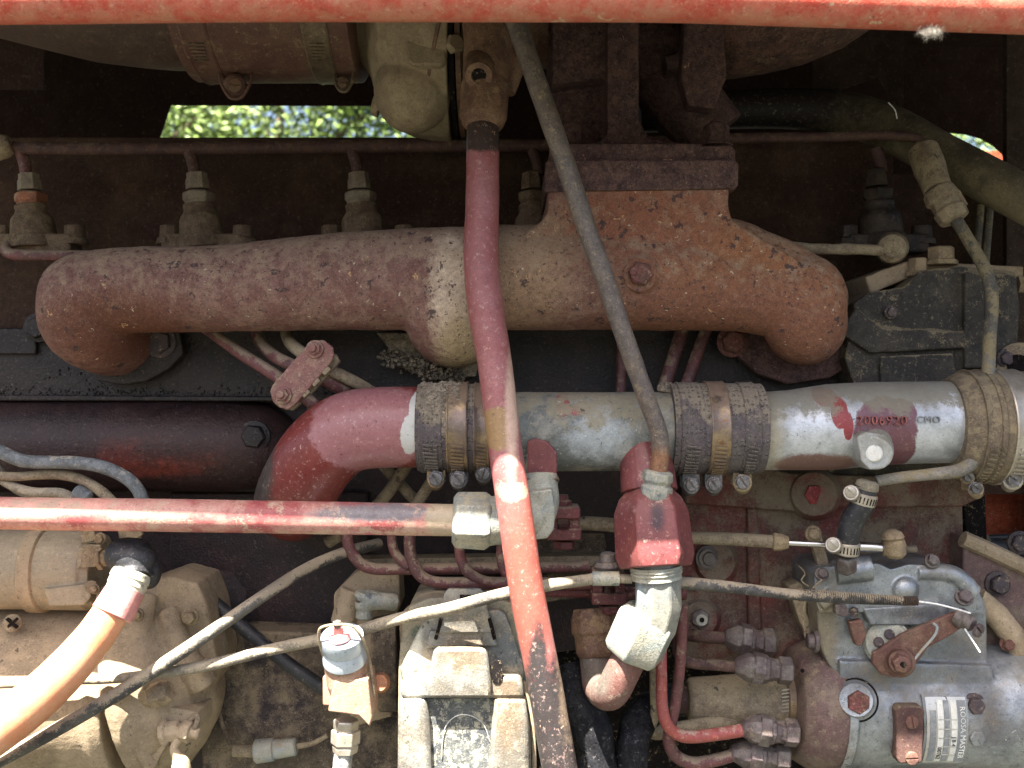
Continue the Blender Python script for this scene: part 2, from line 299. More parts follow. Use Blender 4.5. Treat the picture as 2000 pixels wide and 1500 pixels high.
m_tan = M('dusty_starter', (.25, .195, .13), (.34, .265, .18), mscale=14, da=.3, up=.3, dust=(.40, .31, .2), rough=.75, grain=.16, bump=.25, dsoft=.14, spots=[((.08, .065, .05), 60, .3, .13)], spec=0.15)
m_tan2 = M('dusty_solenoid', (.27, .225, .16), (.31, .26, .18), mscale=24, da=.25, up=-.3, dust=(.38, .29, .19), rough=.5, grain=.14, metal=.1, bump=.2, dsoft=.14)
m_tandk = M('dusty_dark_plate', (.045, .038, .038), (.10, .08, .06), mscale=22, da=.40, up=.3, dust=(.26, .205, .14), dscale=30, dsoft=.12, rough=.85, grain=.35, bump=.5, patches=[(540, 1370, 300, 70, 60, (.05, .04, .045), .4, 2.5)], spec=0.15)
m_orange = M('orange_cable_jacket', micro=.2, base=(.60, .24, .12), b2=(.62, .30, .17), mscale=18, da=.22, up=.3, dust=(.62, .37, .2), dsoft=.2, rough=.45, grain=.07, bump=.1)
m_pink = M('pink_sleeve', (.62, .27, .25), da=.15, rough=.45, grain=.08)
m_tape = M('grey_tape', (.46, .44, .34), (.09, .09, .09), mscale=90, mth=.6, da=.2, rough=.5, grain=.15)
m_redcast = M('red_block_casting', (.13, .036, .032), (.085, .042, .033), mscale=16, da=.47, up=.4, dust=(.20, .165, .12), dscale=16, dsoft=.1, rough=.65, grain=.28, bump=.5, patches=[(1590, 965, 300, 26, 18, (.25, .03, .03), .2, .5)])
m_redfit = M('red_hex_fitting', (.175, .052, .05), (.14, .042, .044), mscale=30, da=.14, up=.6, dust=(.36, .25, .2), rough=.4, grain=.12, bump=.15, patches=[(1283, 1010, -60, 13, 26, (.05, .025, .03), .6, 1.2)])
m_redclamp = M('red_bracket', (.21, .095, .085), (.25, .14, .11), mscale=45, da=.34, up=.3, dust=(.36, .27, .19), rough=.6, grain=.25, bump=.35, spots=[((.08, .05, .04), 90, .22, .3)])
m_redclamp2 = M('red_clamp_block', (.12, .032, .034), (.10, .03, .03), da=.25, up=.6, dust=(.28, .2, .14), rough=.55, grain=.25, bump=.3)
m_zinc = M('oxidised_zinc', (.25, .27, .25), (.34, .33, .27), mscale=40, mth=.47, da=.22, up=.5, dust=(.42, .37, .26), dscale=80, rough=.5, metal=.2, grain=.25, bump=.35, spots=[((.12, .14, .15), 80, .35, .35)])
m_elb = M('pale_alloy_elbow', (.17, .178, .168), (.235, .23, .195), mscale=30, da=.12, up=.3, dust=(.5, .45, .33), rough=.4, metal=.15, grain=.14, bump=.2, patches=[(1235, 1150, 0, 22, 26, (.2, .24, .25), .6, 1.5)])
m_brpipe = M('brown_red_pipe', (.14, .065, .055), (.17, .09, .075), mscale=30, da=.25, up=-.3, dust=(.25, .2, .15), rough=.5, grain=.2, bump=.3, spots=[((.45, .3, .25), 60, .13, .35)], patches=[(1160, 1300, 60, 28, 50, (.11, .09, .075), .4, 1)])
m_pump = M('stained_pump_alloy', (.19, .205, .22), (.30, .32, .335), mscale=22, da=.30, up=.1, dust=(.20, .165, .115), dscale=22, rough=.32, metal=.55, grain=.2, bump=.25, dsoft=.14, patches=[(1800, 1200, 130, 70, 16, (.08, .08, .085), .6, 2), (1900, 1300, 130, 50, 60, (.12, .125, .13), .7, 2), (1700, 1330, 130, 60, 24, (.13, .135, .14), .7, 2), (1940, 1400, 130, 26, 60, (.1, .1, .1), .7, 2), (1630, 1240, 100, 30, 90, (.2, .17, .12), .5, 1.5)], spots=[((.1, .1, .1), 60, .2, .3), ((.5, .5, .48), 90, .15, .3)])
m_pumpring = M('maroon_pump_head', (.115, .07, .065), (.15, .11, .085), mscale=30, da=.25, up=.2, dust=(.25, .19, .12), rough=.6, grain=.3, bump=.35)
m_union = M('greasy_union_nut', (.10, .075, .075), (.14, .12, .11), mscale=45, da=.22, up=.2, dust=(.22, .17, .12), rough=.5, metal=.2, grain=.3, bump=.35)
m_lever = M('rusty_lever', (.12, .058, .045), (.15, .085, .06), mscale=50, da=.15, dust=(.22, .16, .1), rough=.65, grain=.3, bump=.35)
m_shiny = M('clean_steel_rod', (.72, .70, .70), (.65, .63, .64), micro=.1, da=.02, rough=.2, metal=.95, grain=.05, bump=.04)
m_white = M('bright_wire', (.8, .8, .78), da=.05, rough=.3, metal=.3, grain=.05, bump=.05)
m_plate = M('nameplate_metal', (.50, .50, .47), (.42, .42, .39), da=.1, rough=.35, metal=.4, grain=.1, bump=.1)
m_stripe = M('nameplate_white_stripe', (.62, .62, .58), (.55, .55, .5), da=.12, rough=.6, grain=.1)
m_dkstripe = M('nameplate_grey_print', (.25, .27, .28), da=.1, rough=.6, grain=.1)
m_filt = M('grey_bail_frame', (.24, .235, .215), (.17, .155, .13), mscale=24, da=.30, up=.3, dust=(.40, .33, .23), dscale=45, rough=.42, metal=.35, grain=.22, bump=.3, dsoft=.1, spots=[((.06, .055, .05), 60, .35, .3)], patches=[(905, 1295, -80, 52, 36, (.15, .12, .085), .4, 1), (990, 1400, -80, 34, 90, (.15, .115, .08), .4, 1.5), (990, 1300, -80, 40, 40, (.12, .13, .13), .5, 1.5), (800, 1300, -80, 16, 120, (.5, .48, .4), .6, 1.5)])
m_filtbody = M('filter_can', (.28, .25, .18), (.06, .10, .075), mscale=22, mth=.6, da=.36, dust=(.4, .33, .22), rough=.6, grain=.2, bump=.3)
m_label = M('scratched_dark_label', (.055, .06, .065), (.1, .105, .1), mscale=40, da=.42, up=0, dust=(.36, .34, .26), dscale=110, rough=.55, grain=.25, bump=.3)
m_valve = M('brass_brown_valve', (.33, .21, .14), (.28, .17, .12), mscale=24, da=.3, dust=(.42, .31, .19), rough=.55, grain=.18, bump=.2)
m_valvecap = M('blue_grey_cap', (.46, .52, .58), (.40, .46, .52), da=.06, rough=.35, metal=.3, grain=.06, bump=.06)
m_braid = M('braided_line', (.22, .22, .21), (.35, .34, .31), mscale=200, da=.2, rough=.6, grain=.4, bump=.8, bscale=700)
m_foam = M('black_pipe_wrap', (.012, .012, .014), (.02, .02, .022), mscale=60, da=.03, dust=(.12, .11, .1), rough=.65, grain=.5, gscale=500, bump=1.0, bscale=260, spec=0.08)
m_gap = M('dark_gap', (.012, .010, .010), da=.02, rough=.9, spec=0.08)
m_redfar = M('far_red_panel', (.30, .07, .035), da=.2, rough=.5, spec=0.08)
m_fluff = M('seed_fluff', (.42, .38, .33), da=.1, rough=1, grain=.2)
m_lug = M('red_letter_relief', (.24, .07, .06), da=.1, rough=.5)
m_print = M('pale_letter_print', (.72, .72, .68), da=.03, rough=.5, grain=.05)
m_plug = M('blue_grey_connector', (.26, .30, .32), (.33, .32, .27), mscale=40, da=.25, rough=.5, grain=.15)
m_endhouse = M('dust_topped_housing', (.03, .027, .024), (.055, .048, .038), mscale=26, da=.24, up=1.0, dust=(.24, .195, .125), dscale=28, rough=.7, grain=.4, bump=.6, spots=[((.02, .018, .018), 60, .4, .3)])

# ------------------------------------------------------------------ shared hardware
def add_hex(T, px, py, d, r, h=14, mat=None, name='bolt', ax=(0, -1, 0), washer=True, top=None):
    """a hex bolt head whose seat is at (px,py,d), standing off along ax"""
    mb = MB(); k = S(d); A = P(px, py, d); a = Vector(ax).normalized()
    up = Vector((0, 0, 1)) if abs(a.z) < .9 else Vector((0, -1, 0)); u = (up-a*up.dot(a)).normalized(); v = a.cross(u)
    def lay(prof, n, ph):
        prev = None
        for t, q in prof:
            j = mb.ring(A+a*(t*k), u, v, q*k, n, ph)
            if prev is None: mb.f.append(tuple(range(j+n-1, j-1, -1)))
            else: mb.join(prev, j, n)
            prev = j
        mb.f.append(tuple(range(prev, prev+n)))
    w = 0
    if washer: w = 3; lay([(-2, r*1.32), (2.2, r*1.32), (3, r*1.25)], 24, 0)
    ph = random.random()*1.0
    lay([(w-.5, r*.96), (w+1, r), (w+h*.8, r), (w+h, r*.86)], 6, ph)
    if top: lay([(w+h-1, r*top), (w+h+r*.5, r*top), (w+h+r*.6, r*top*.8)], 14, 0)
    return mb.build(name, mat or m_bolt, T, bevel=.9)
def slot_screw(mb, px, py, d, r, h, ang=0, ax=(0, -1, 0)):
    """screw head with a real slot: a disc and two raised half discs"""
    k = S(d); a = Vector(ax).normalized(); up = Vector((0, 0, 1)); u = (up-a*up.dot(a)).normalized(); v = a.cross(u); A = P(px, py, d)
    u, v = u*math.cos(ang)+v*math.sin(ang), v*math.cos(ang)-u*math.sin(ang)
    prev = None; n = 20
    for t, q in ((0, 1), (h*.55, 1)):
        j = mb.ring(A+a*(t*k), u, v, q*r*k, n)
        if prev is None: mb.f.append(tuple(range(j+n-1, j-1, -1)))
        else: mb.join(prev, j, n)
        prev = j
    mb.f.append(tuple(range(prev, prev+n)))
    g = .15
    for sgn in (-1, 1):
        pts = []
        a0 = math.asin(g)
        for i in range(9):
            th = a0+(math.pi-2*a0)*i/8; pts.append((math.cos(th), math.sin(th)*sgn))
        i0 = len(mb.v)
        for t, q in ((h*.5, .97), (h*.9, .97), (h, .86)):
            for x, y in pts: mb.v.append(A+a*(t*k)+(u*x+v*(sgn*g+(y-sgn*g)*1))*(r*q*k))
        m = len(pts)
        for L in range(2):
            for i in range(m):
                q4 = (i0+L*m+i, i0+L*m+(i+1) % m, i0+(L+1)*m+(i+1) % m, i0+(L+1)*m+i)
                mb.f.append(q4 if sgn > 0 else q4[::-1])
        top = tuple(range(i0+2*m, i0+3*m)); mb.f.append(top if sgn > 0 else top[::-1])
def clamp(label, cx, cy, d, r, w, sx, sy, bm=None, smt=None, ang=.6, tilt=0.0, group='worm drive hose clamps', sr=17, hs=1.0, cross=True):
    """worm clamp round a hose whose axis runs along x; (cx,cy,d) centre, screw head at (sx,sy)"""
    bm = bm or m_clamp; smt = smt or m_screw
    T = thing('hose_clamp', label, 'hose clamp', (cx, cy+r, d), group)
    b = MB(); A = (cx-w/2+tilt, cy, d); B = (cx+w/2+tilt, cy, d)
    b.lathe(A, B, [(0, r-3), (0, r+1.5), (.06, r+2.6), (.12, r+1.4), (.88, r+1.4), (.94, r+2.6), (1, r+1.5), (1, r-3)], 72, cap=False)
    b.build('band', bm, T)
    # threaded part of the band, raised bars following the curve
    t = MB(); k = S(d); c = P(cx+tilt, cy, d)
    for i in range(9):
        th = -math.pi/2+math.radians(36)-i*math.radians(5.2)+math.radians(-4)   # angle in the y-z plane, front lower quarter
        yy = -math.cos(math.radians(20)+i*math.radians(5.5)); zz = -math.sin(math.radians(20)+i*math.radians(5.5))
        o = c+Vector((0, yy, zz))*((r+3.2)*k); tn = Vector((0, -zz, yy)); nn = Vector((0, yy, zz)); xx = Vector((1, 0, 0)); i0 = len(t.v)
        hw = w*.30*k; ht = 1.7*k; hn = 1.4*k
        for s1 in (-1, 1):
            for p, q in ((-1, -1), (1, -1), (1, 1), (-1, 1)): t.v.append(o+xx*(s1*hw)+tn*(p*ht+s1*1.2*k)+nn*(q*hn))
        t.f += [(i0+3, i0+2, i0+1, i0), (i0+4, i0+5, i0+6, i0+7)]+[(i0+a, i0+(a+1) % 4, i0+4+(a+1) % 4, i0+4+a) for a in range(4)]
    t.build('band_thread', bm, T)
    ds = d-r*.55
    h = MB(); h.lathe((sx, sy+2, ds+2), (sx+(cx-sx)*.3, sy+10, ds+60*hs), [(0, sr*.9), (.04, sr*1.04), (.18, sr*1.04), (.22, sr*.86), (.95, sr*.9), (1, sr*.7)], 22)
    h.prism([(sx-sr*1.05, sy-sr*1.3), (sx+sr*1.05, sy-sr*1.3), (sx+sr*1.1, sy+sr*.4), (sx-sr*1.1, sy+sr*.4)], ds+20, ds+50*hs)
    h.build('screw_housing', smt, T, bevel=.8)
    q = MB(); slot_screw(q, sx, sy, ds-1, sr*.78, 11, ang, ax=(0, -1, -.12)); q.lathe((sx, sy, ds+6), (sx, sy, ds-5), [(0, sr*.98), (1, sr*.92)], 6, .3)
    q.build('screw', m_screw, T, bevel=.5)
    return T

# ------------------------------------------------------------------ setting: ground, trees behind, hood
g = MB(); NG = 24
for i in range(NG+1):
    for j in range(NG+1):
        x = -60+120*i/NG; y = -40+120*j/NG; g.v.append(Vector((x, y, -1.15+.05*mnoise.noise(Vector((x*.4, y*.4, 0))))))
for i in range(NG):
    for j in range(NG): a = i*(NG+1)+j; g.f.append((a, a+NG+1, a+NG+2, a+1))
m_ground = M('grassy_ground', (.035, .036, .026), (.026, .03, .02), mscale=1.5, dust=(.06, .05, .04), da=.2, dscale=4, rough=.95, gscale=60, bscale=30, grain=.3)
tag(g.build('ground', m_ground), kind='structure')

def leafmat(name, c):
    m = bpy.data.materials.new(name); m.use_nodes = True; b = m.node_tree.nodes['Principled BSDF']
    n = m.node_tree.nodes.new('ShaderNodeTexNoise'); n.inputs['Scale'].default_value = 2.2; g_ = m.node_tree.nodes.new('ShaderNodeNewGeometry')
    m.node_tree.links.new(g_.outputs['Position'], n.inputs['Vector'])
    r = m.node_tree.nodes.new('ShaderNodeValToRGB'); r.color_ramp.elements[0].color = tuple(x*.35 for x in c)+(1,); r.color_ramp.elements[1].color = tuple(x*1.25 for x in c)+(1,)
    r.color_ramp.elements[0].position = .35; r.color_ramp.elements[1].position = .65
    m.node_tree.links.new(n.outputs[0], r.inputs[0]); m.node_tree.links.new(r.outputs[0], b.inputs['Base Color']); b.inputs['Roughness'].default_value = .45
    b.inputs['Transmission Weight'].default_value = 0
    return m
m_leaf = leafmat('tree_leaves', (.15, .22, .05)); m_bark = M('bark', (.13, .1, .07), mscale=6, da=.1, gscale=60, bscale=40)
def tree(x, y, h, r, label):
    T = bpy.data.objects.new('tree', None); COL.objects.link(T); T.location = (x, y, -1.15); WL[T.name] = Vector((x, y, -1.15))
    tag(T, label, 'tree', 'trees behind the machine')
    tr = MB(); c0 = Vector((x, y, -1.15))
    tr.sweep([c0, c0+Vector((.05, 0, h*.3)), c0+Vector((0, .1, h*.55)), c0+Vector((.1, 0, h*.85))], [.2, .15, .11, .03], 10)
    for i in range(7):
        a = i*2.4; z = h*(.25+.07*i); e = c0+Vector((math.cos(a)*r*.75, math.sin(a)*r*.75, z+h*.2))
        tr.sweep([c0+Vector((0, 0, z)), (c0+Vector((0, 0, z))+e)/2+Vector((0, 0, .15)), e], [.07, .045, .015], 6)
    tr.build('trunk', m_bark, T)
    cr = MB()
    cl = []
    for i in range(105):
        a = random.random()*6.28; zz = random.random(); rr = r*math.sqrt(random.random())*(1-.5*abs(zz-.4))
        cl.append((c0+Vector((math.cos(a)*rr, math.sin(a)*rr, h*(.16+.86*zz))), .25+.3*random.random()))
    for c, q in cl:
        for k in range(210):
            v = Vector((random.gauss(0, 1), random.gauss(0, 1), random.gauss(0, .8))); p = c+v*q*.6; s_ = .02+.024*random.random()
            a = Vector((random.gauss(0, 1), random.gauss(0, 1), random.gauss(0, 1))).normalized(); b = a.orthogonal().normalized()
            i0 = len(cr.v); cr.v += [p-a*s_*1.4, p+b*s_*.7, p+a*s_*1.4, p-b*s_*.7]; cr.f.append((i0, i0+1, i0+2, i0+3))
    cr.build('crown', m_leaf, T)
for k, (x, y, h, r, lab) in enumerate([(-4.2, 9.5, 4.6, 1.9, 'leafy green tree showing at the left end of the long slot behind the duct'),
        (-2.7, 10.5, 5.0, 1.8, 'leafy green tree showing in the middle of the long slot under the duct'),
        (-1.2, 10.0, 4.7, 1.7, 'leafy green tree showing beside the dusty turbo housing'),
        (5.4, 11.5, 4.4, 1.9, 'dark green tree showing in the arched opening at the upper right')]): tree(x, y, h, r, lab)
solo(MB().prism([(1820, 292), (2120, 300), (2120, 420), (1820, 420)], 1900, 1960), 'far_machine_panel', m_redfar, 'sunlit red sheet panel seen through the arched opening at upper right', 'panel')

# front rail, the hood skin above it, its roof and its far side
r = MB(); pts = [(-900, 2, -440, 46), (-300, 0, -440, 46), (0, 0, -440, 46), (500, -6, -440, 47), (1000, -7, -440, 48), (1300, -6, -440, 48), (1500, 0, -440, 48), (1750, 8, -440, 48), (2000, 16, -440, 49), (2400, 30, -440, 49), (2900, 50, -440, 49)]
r.tube(pts, n=36, sub=8)
HR = thing('hood', 'red painted hood with a rounded lower rail running across the top of the view', 'hood', (1000, 45, -440))
r.build('rail', m_rail, HR)
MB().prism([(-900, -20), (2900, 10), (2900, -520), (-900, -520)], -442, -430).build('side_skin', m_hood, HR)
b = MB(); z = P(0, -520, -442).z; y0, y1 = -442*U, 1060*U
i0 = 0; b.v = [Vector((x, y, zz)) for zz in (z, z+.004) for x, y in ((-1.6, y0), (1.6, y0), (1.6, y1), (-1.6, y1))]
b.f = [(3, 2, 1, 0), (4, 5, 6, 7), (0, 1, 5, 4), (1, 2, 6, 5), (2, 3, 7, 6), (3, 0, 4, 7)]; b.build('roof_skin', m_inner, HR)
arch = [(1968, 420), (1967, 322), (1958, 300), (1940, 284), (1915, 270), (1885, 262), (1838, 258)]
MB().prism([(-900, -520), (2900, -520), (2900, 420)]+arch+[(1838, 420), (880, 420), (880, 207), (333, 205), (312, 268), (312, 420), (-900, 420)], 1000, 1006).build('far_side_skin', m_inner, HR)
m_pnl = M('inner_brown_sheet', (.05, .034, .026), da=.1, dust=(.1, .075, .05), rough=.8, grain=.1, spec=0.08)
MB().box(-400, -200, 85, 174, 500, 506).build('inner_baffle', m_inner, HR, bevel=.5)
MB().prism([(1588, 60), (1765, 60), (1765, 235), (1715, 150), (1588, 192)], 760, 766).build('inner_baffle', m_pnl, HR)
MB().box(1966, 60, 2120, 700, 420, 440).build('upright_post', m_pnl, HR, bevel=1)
# bit of fluff on the rail
fl = MB()
for i in range(900):
    a = random.gauss(0, 9); c = random.gauss(0, 4); p = P(1818+a, 60+abs(c)*.9, -442-40*random.random()*.6); q = p+Vector((random.gauss(0, 1), random.gauss(0, 1), random.gauss(0, 1)))*.0024
    fl.sweep([p, (p+q)/2+Vector((random.gauss(0, .001), 0, random.gauss(0, .001))), q], [.00007, .00007, .00004], 3)
solo(fl, 'fluff', m_fluff, 'small tuft of white seed fluff caught under the red hood rail', 'fluff')

# ------------------------------------------------------------------ engine block and head (the wall everything hangs on)
EB = thing('engine_block', 'greasy dark engine block and head wall behind the manifold and pipes', 'engine', (300, 1500, 420))
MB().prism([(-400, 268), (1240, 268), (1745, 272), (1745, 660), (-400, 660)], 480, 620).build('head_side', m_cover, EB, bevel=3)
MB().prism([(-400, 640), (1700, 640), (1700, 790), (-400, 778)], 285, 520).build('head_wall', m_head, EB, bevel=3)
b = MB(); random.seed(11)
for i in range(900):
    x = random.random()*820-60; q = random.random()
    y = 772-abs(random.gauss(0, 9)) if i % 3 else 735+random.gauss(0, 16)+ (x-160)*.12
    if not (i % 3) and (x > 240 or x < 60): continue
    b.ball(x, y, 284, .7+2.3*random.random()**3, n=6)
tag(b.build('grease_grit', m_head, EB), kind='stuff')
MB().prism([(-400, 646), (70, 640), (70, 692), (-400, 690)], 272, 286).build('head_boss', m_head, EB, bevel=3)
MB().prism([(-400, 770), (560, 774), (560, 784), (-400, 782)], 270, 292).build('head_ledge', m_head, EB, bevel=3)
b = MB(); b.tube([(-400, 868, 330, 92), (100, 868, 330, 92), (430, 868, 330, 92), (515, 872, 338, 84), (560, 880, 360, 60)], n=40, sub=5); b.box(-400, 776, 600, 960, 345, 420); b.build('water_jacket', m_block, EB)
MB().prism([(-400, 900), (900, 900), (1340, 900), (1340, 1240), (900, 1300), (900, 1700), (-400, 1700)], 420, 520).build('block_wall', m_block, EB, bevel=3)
MB().prism([(330, 640+320), (720, 960), (720, 1260), (330, 1260)], 395, 425).build('block_panel', m_block, EB, bevel=8)
MB().lathe((435, 1160, 400), (435, 1160, 380), [(0, 58), (.5, 58), (.6, 46), (1, 44)], 40).build('core_plug', m_block, EB)
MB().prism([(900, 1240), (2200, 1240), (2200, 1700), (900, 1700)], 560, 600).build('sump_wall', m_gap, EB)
add_hex(EB, 497, 852, 248, 24, 14, m_head, washer=True)
add_hex(EB, 75, 640, 262, 22, 12, m_head)
# dusty lower left plate with its own edge
solo(MB().prism([(405, 1262), (470, 1232), (640, 1238), (780, 1225), (800, 1700), (400, 1700), (392, 1420)], 300, 420), 'cover_plate', m_tandk, 'large flat dust-caked plate with dark patches between the starter and the valve', 'cover plate', bevel=5)

# right hand red part of the block
RB = thing('side_casting', 'red and tan crankcase side casting behind the injection pump', 'engine casting', (1600, 1260, 320))
MB().prism([(1300, 985), (1880, 975), (1884, 1110), (1900, 1300), (1340, 1300), (1325, 1250)], 320, 440).build('casting_wall', m_redcast, RB, bevel=4)
b = MB(); b.prism([(1330, 905), (1500, 915), (1545, 925), (1700, 930), (1890, 930), (1925, 950), (1925, 968), (1880, 990), (1600, 992), (1570, 1000), (1340, 985)], 285, 330)
b.build('casting_rib', m_redcast, RB, bevel=4)
b = MB(); b.lathe((1590, 965, 290), (1590, 965, 262), [(0, 52), (.7, 46), (1, 42)], 36); b.build('lug', m_redcast, RB, bevel=1)
add_hex(RB, 1590, 966, 264, 20, 5, M('red_plug', (.27, .03, .035), da=.15, rough=.5), 'plug', washer=False)
for (x, y, rr) in ((1398, 1098, 36), (1368, 1208, 32)):
    b = MB(); b.lathe((x, y, 322), (x, y, 300), [(0, rr*1.25), (.5, rr*1.15), (1, rr)], 32)
    b.build('boss', m_redcast, RB)
b = MB(); b.lathe((1368, 1208, 300), (1368, 1208, 284), [(0, 19), (.9, 18), (1, 15)], 6); b.build('plug', m_union, RB, bevel=1)
b = MB(); b.lathe((1371, 1211, 288), (1371, 1211, 280), [(0, 11), (.9, 11), (.91, 6), (1, 6)], 14); b.build('plug', m_zinc, RB)
b = MB(); b.lathe((1371, 1211, 284), (1371, 1211, 278), [(0, 5), (1, 5)], 10); b.build('hole', m_gap, RB)
b = MB(); b.lathe((1380, 1090, 304), (1386, 1092, 286), [(0, 24), (.3, 24), (.35, 20), (.7, 20), (.75, 14), (1, 12)], 16); b.build('plug', m_union, RB)
MB().prism([(1460, 990), (1480, 990), (1490, 1260), (1462, 1260)], 305, 325).build('casting_rib', m_redcast, RB, bevel=5)
# gasket rail behind the fuel lines, tan
MB().prism([(700, 1092), (1150, 1086), (1330, 1090), (1330, 1112), (700, 1116)], 270, 330).build('gallery_rail', m_tantube, RB, bevel=2)
MB().prism([(1020, 1040), (1180, 1042), (1200, 1160), (1040, 1180)], 330, 350).build('gallery_plate', m_tandk, RB, bevel=3)

# ------------------------------------------------------------------ top: air duct, sleeve, turbocharger
b = MB(); b.tube([(-500, -220, 330, 150), (-200, -150, 310, 165), (0, -118, 290, 184), (200, -92, 272, 207), (330, -78, 262, 207), (415, -76, 262, 205)], n=64, sub=6)
solo(b, 'air_duct', m_ductd, 'wide dark brown air duct curving down out of the upper left corner', 'air duct')
b = MB(); b.lathe((372, -62, 260), (706, -60, 260), [(0, 205), (.01, 214), (.2, 216), (.9, 214), (.985, 213), (1, 205)], 80)
solo(b, 'duct_sleeve', m_duct, 'maroon rubber sleeve joining the wide air duct to the turbo', 'sleeve')
def duct_clamp(x, w, mat, lab, sx, sy, sr):
    T = thing('hose_clamp', lab, 'hose clamp', (x, 150, 260), 'clamps on the air duct sleeve'); r0 = 214
    b = MB(); b.lathe((x-w/2, -61, 260), (x+w/2, -61, 260), [(0, r0-2), (0, r0+3), (.08, r0+4.5), (.14, r0+3), (.86, r0+3), (.92, r0+4.5), (1, r0+3), (1, r0-2)], 90, cap=False); b.build('band', mat, T)
    t = MB(); c = P(x, -61, 260); k = S(260)
    for i in range(6):
        a = math.radians(58+i*2.2); o = c+Vector((0, -math.cos(a), -math.sin(a)))*((r0+4.5)*k); tn = Vector((0, math.sin(a), -math.cos(a))); nn = Vector((0, -math.cos(a), -math.sin(a))); i0 = len(t.v)
        for s1 in (-1, 1):
            for p, q in ((-1, -1), (1, -1), (1, 1), (-1, 1)): t.v.append(o+Vector((s1*w*.26*k, 0, 0))+tn*(p*1.5*k)+nn*(q*1.2*k))
        t.f += [(i0+3, i0+2, i0+1, i0), (i0+4, i0+5, i0+6, i0+7)]+[(i0+a_, i0+(a_+1) % 4, i0+4+(a_+1) % 4, i0+4+a_) for a_ in range(4)]
    t.build('band_thread', m_band_d, T)
    h = MB(); h.lathe((sx, sy, 215), (sx-4, sy-8, 300), [(0, sr*.9), (.05, sr*1.1), (.2, sr*1.1), (.25, sr), (1, sr*.9)], 22); h.build('screw_housing', mat, T)
    q = MB(); slot_screw(q, sx, sy, 213, sr*.72, 8, 1.5); q.build('screw', m_oil, T)
    for s_ in (-1, 1):
        f = MB(); f.tube([(sx+s_*sr*1.6, sy-26, 225, 3), (sx+s_*sr*1.4, sy-4, 214, 3), (sx+s_*sr*.6, sy+sr*1.1, 212, 3), (sx, sy+sr*1.3, 212, 3)], n=8, sub=4); f.build('band_loop', mat, T)
    return T
duct_clamp(418, 52, m_duct, 'painted-over clamp at the left end of the maroon duct sleeve', 460, 168, 20)
duct_clamp(640, 48, m_band_d, 'tan steel clamp at the right end of the maroon duct sleeve', 671, 164, 12)
TU = thing('turbocharger', 'dust-caked turbocharger with a round alloy compressor housing under the red rail', 'turbocharger', (880, 270, 300))
b = MB(); b.lathe((690, 30, 290), (892, 40, 290), [(0, 96), (.12, 98), (.2, 118), (.27, 158), (.36, 192), (.48, 214), (.62, 226), (.8, 232), (1, 234)], 72)
b.lathe((728, 205, 200), (742, 208, 200), [(0, 20), (1, 24)], 20);
b.ball(806, 176, 165, 80, e=(.95, .9, 1.05), n=30)
b.build('compressor_housing', m_comp, TU, cast=2.6, disp=2.2, sm_it=12)
b = MB(); b.prism([(793, 66), (866, 58), (872, 118), (862, 128), (806, 128), (795, 118)], 62, 140); b.build('housing_pad', m_comp, TU, bevel=5)
b = MB(); b.lathe((700, 28, 290), (688, 26, 290), [(0, 100), (.5, 105), (1, 100)], 64); b.build('inlet_collar', m_grey, TU)
b = MB(); b.lathe((888, 40, 290), (896, 40, 290), [(0, 228), (1, 228)], 64); b.build('dark_joint', m_gap, TU)
b = MB(); b.lathe((893, 36, 290), (900, 38, 290), [(0, 236), (.1, 239), (.9, 239), (1, 236)], 80); b.lathe((899, 38, 290), (908, 38, 290), [(0, 226), (1, 224)], 64); b.build('backplate', m_oil, TU)
add_hex(TU, 884, 88, 70, 19, 20, m_comp, ax=(.55, -1, 0), washer=False)
b = MB(); b.lathe((905, 20, 330), (1110, 20, 330), [(0, 150), (.3, 140), (.4, 110), (1, 110)], 48); b.build('bearing_housing', m_oil, TU, cast=3)
b = MB(); b.lathe((1335, -60, 290), (1720, -80, 290), [(0, 165), (.1, 200), (.2, 212), (.4, 205), (.6, 192), (.8, 165), (.93, 135), (1, 80)], 72)
b.build('turbine_housing', m_turb, TU, cast=3, disp=4)
b = MB(); b.prism([(1338, 30), (1412, 26), (1420, 150), (1395, 212), (1345, 205), (1330, 150)], 135, 190); b.prism([(1300, 110), (1350, 90), (1350, 130), (1305, 135)], 180, 260); b.build('mounting_lug', m_rust, TU, cast=3, disp=3)
# pedestal
b = MB()
b.prism([(1072, 20), (1248, 20), (1248, 230), (1262, 262), (1345, 284), (1080, 284), (1072, 180)], 215, 380)
b.prism([(1186, 20), (1248, 20), (1248, 236), (1264, 268), (1330, 286), (1330, 310), (1140, 310), (1140, 284), (1172, 276), (1186, 262)], 120, 260)
b.prism([(1078, 20), (1186, 20), (1186, 150), (1078, 165)], 150, 300)
b.tube([(1250, 60, 330, 80), (1300, 150, 330, 75), (1390, 270, 330, 70)], n=16, sub=4)
b.build('pedestal', m_rust, TU, cast=2.6, disp=3)
b = MB(); b.prism([(1074, 290), (1086, 280), (1366, 280), (1372, 284), (1428, 284), (1436, 292), (1436, 318), (1074, 318)], 30, 330); b.build('pedestal_flange', m_rust, TU, cast=2.2, disp=3)

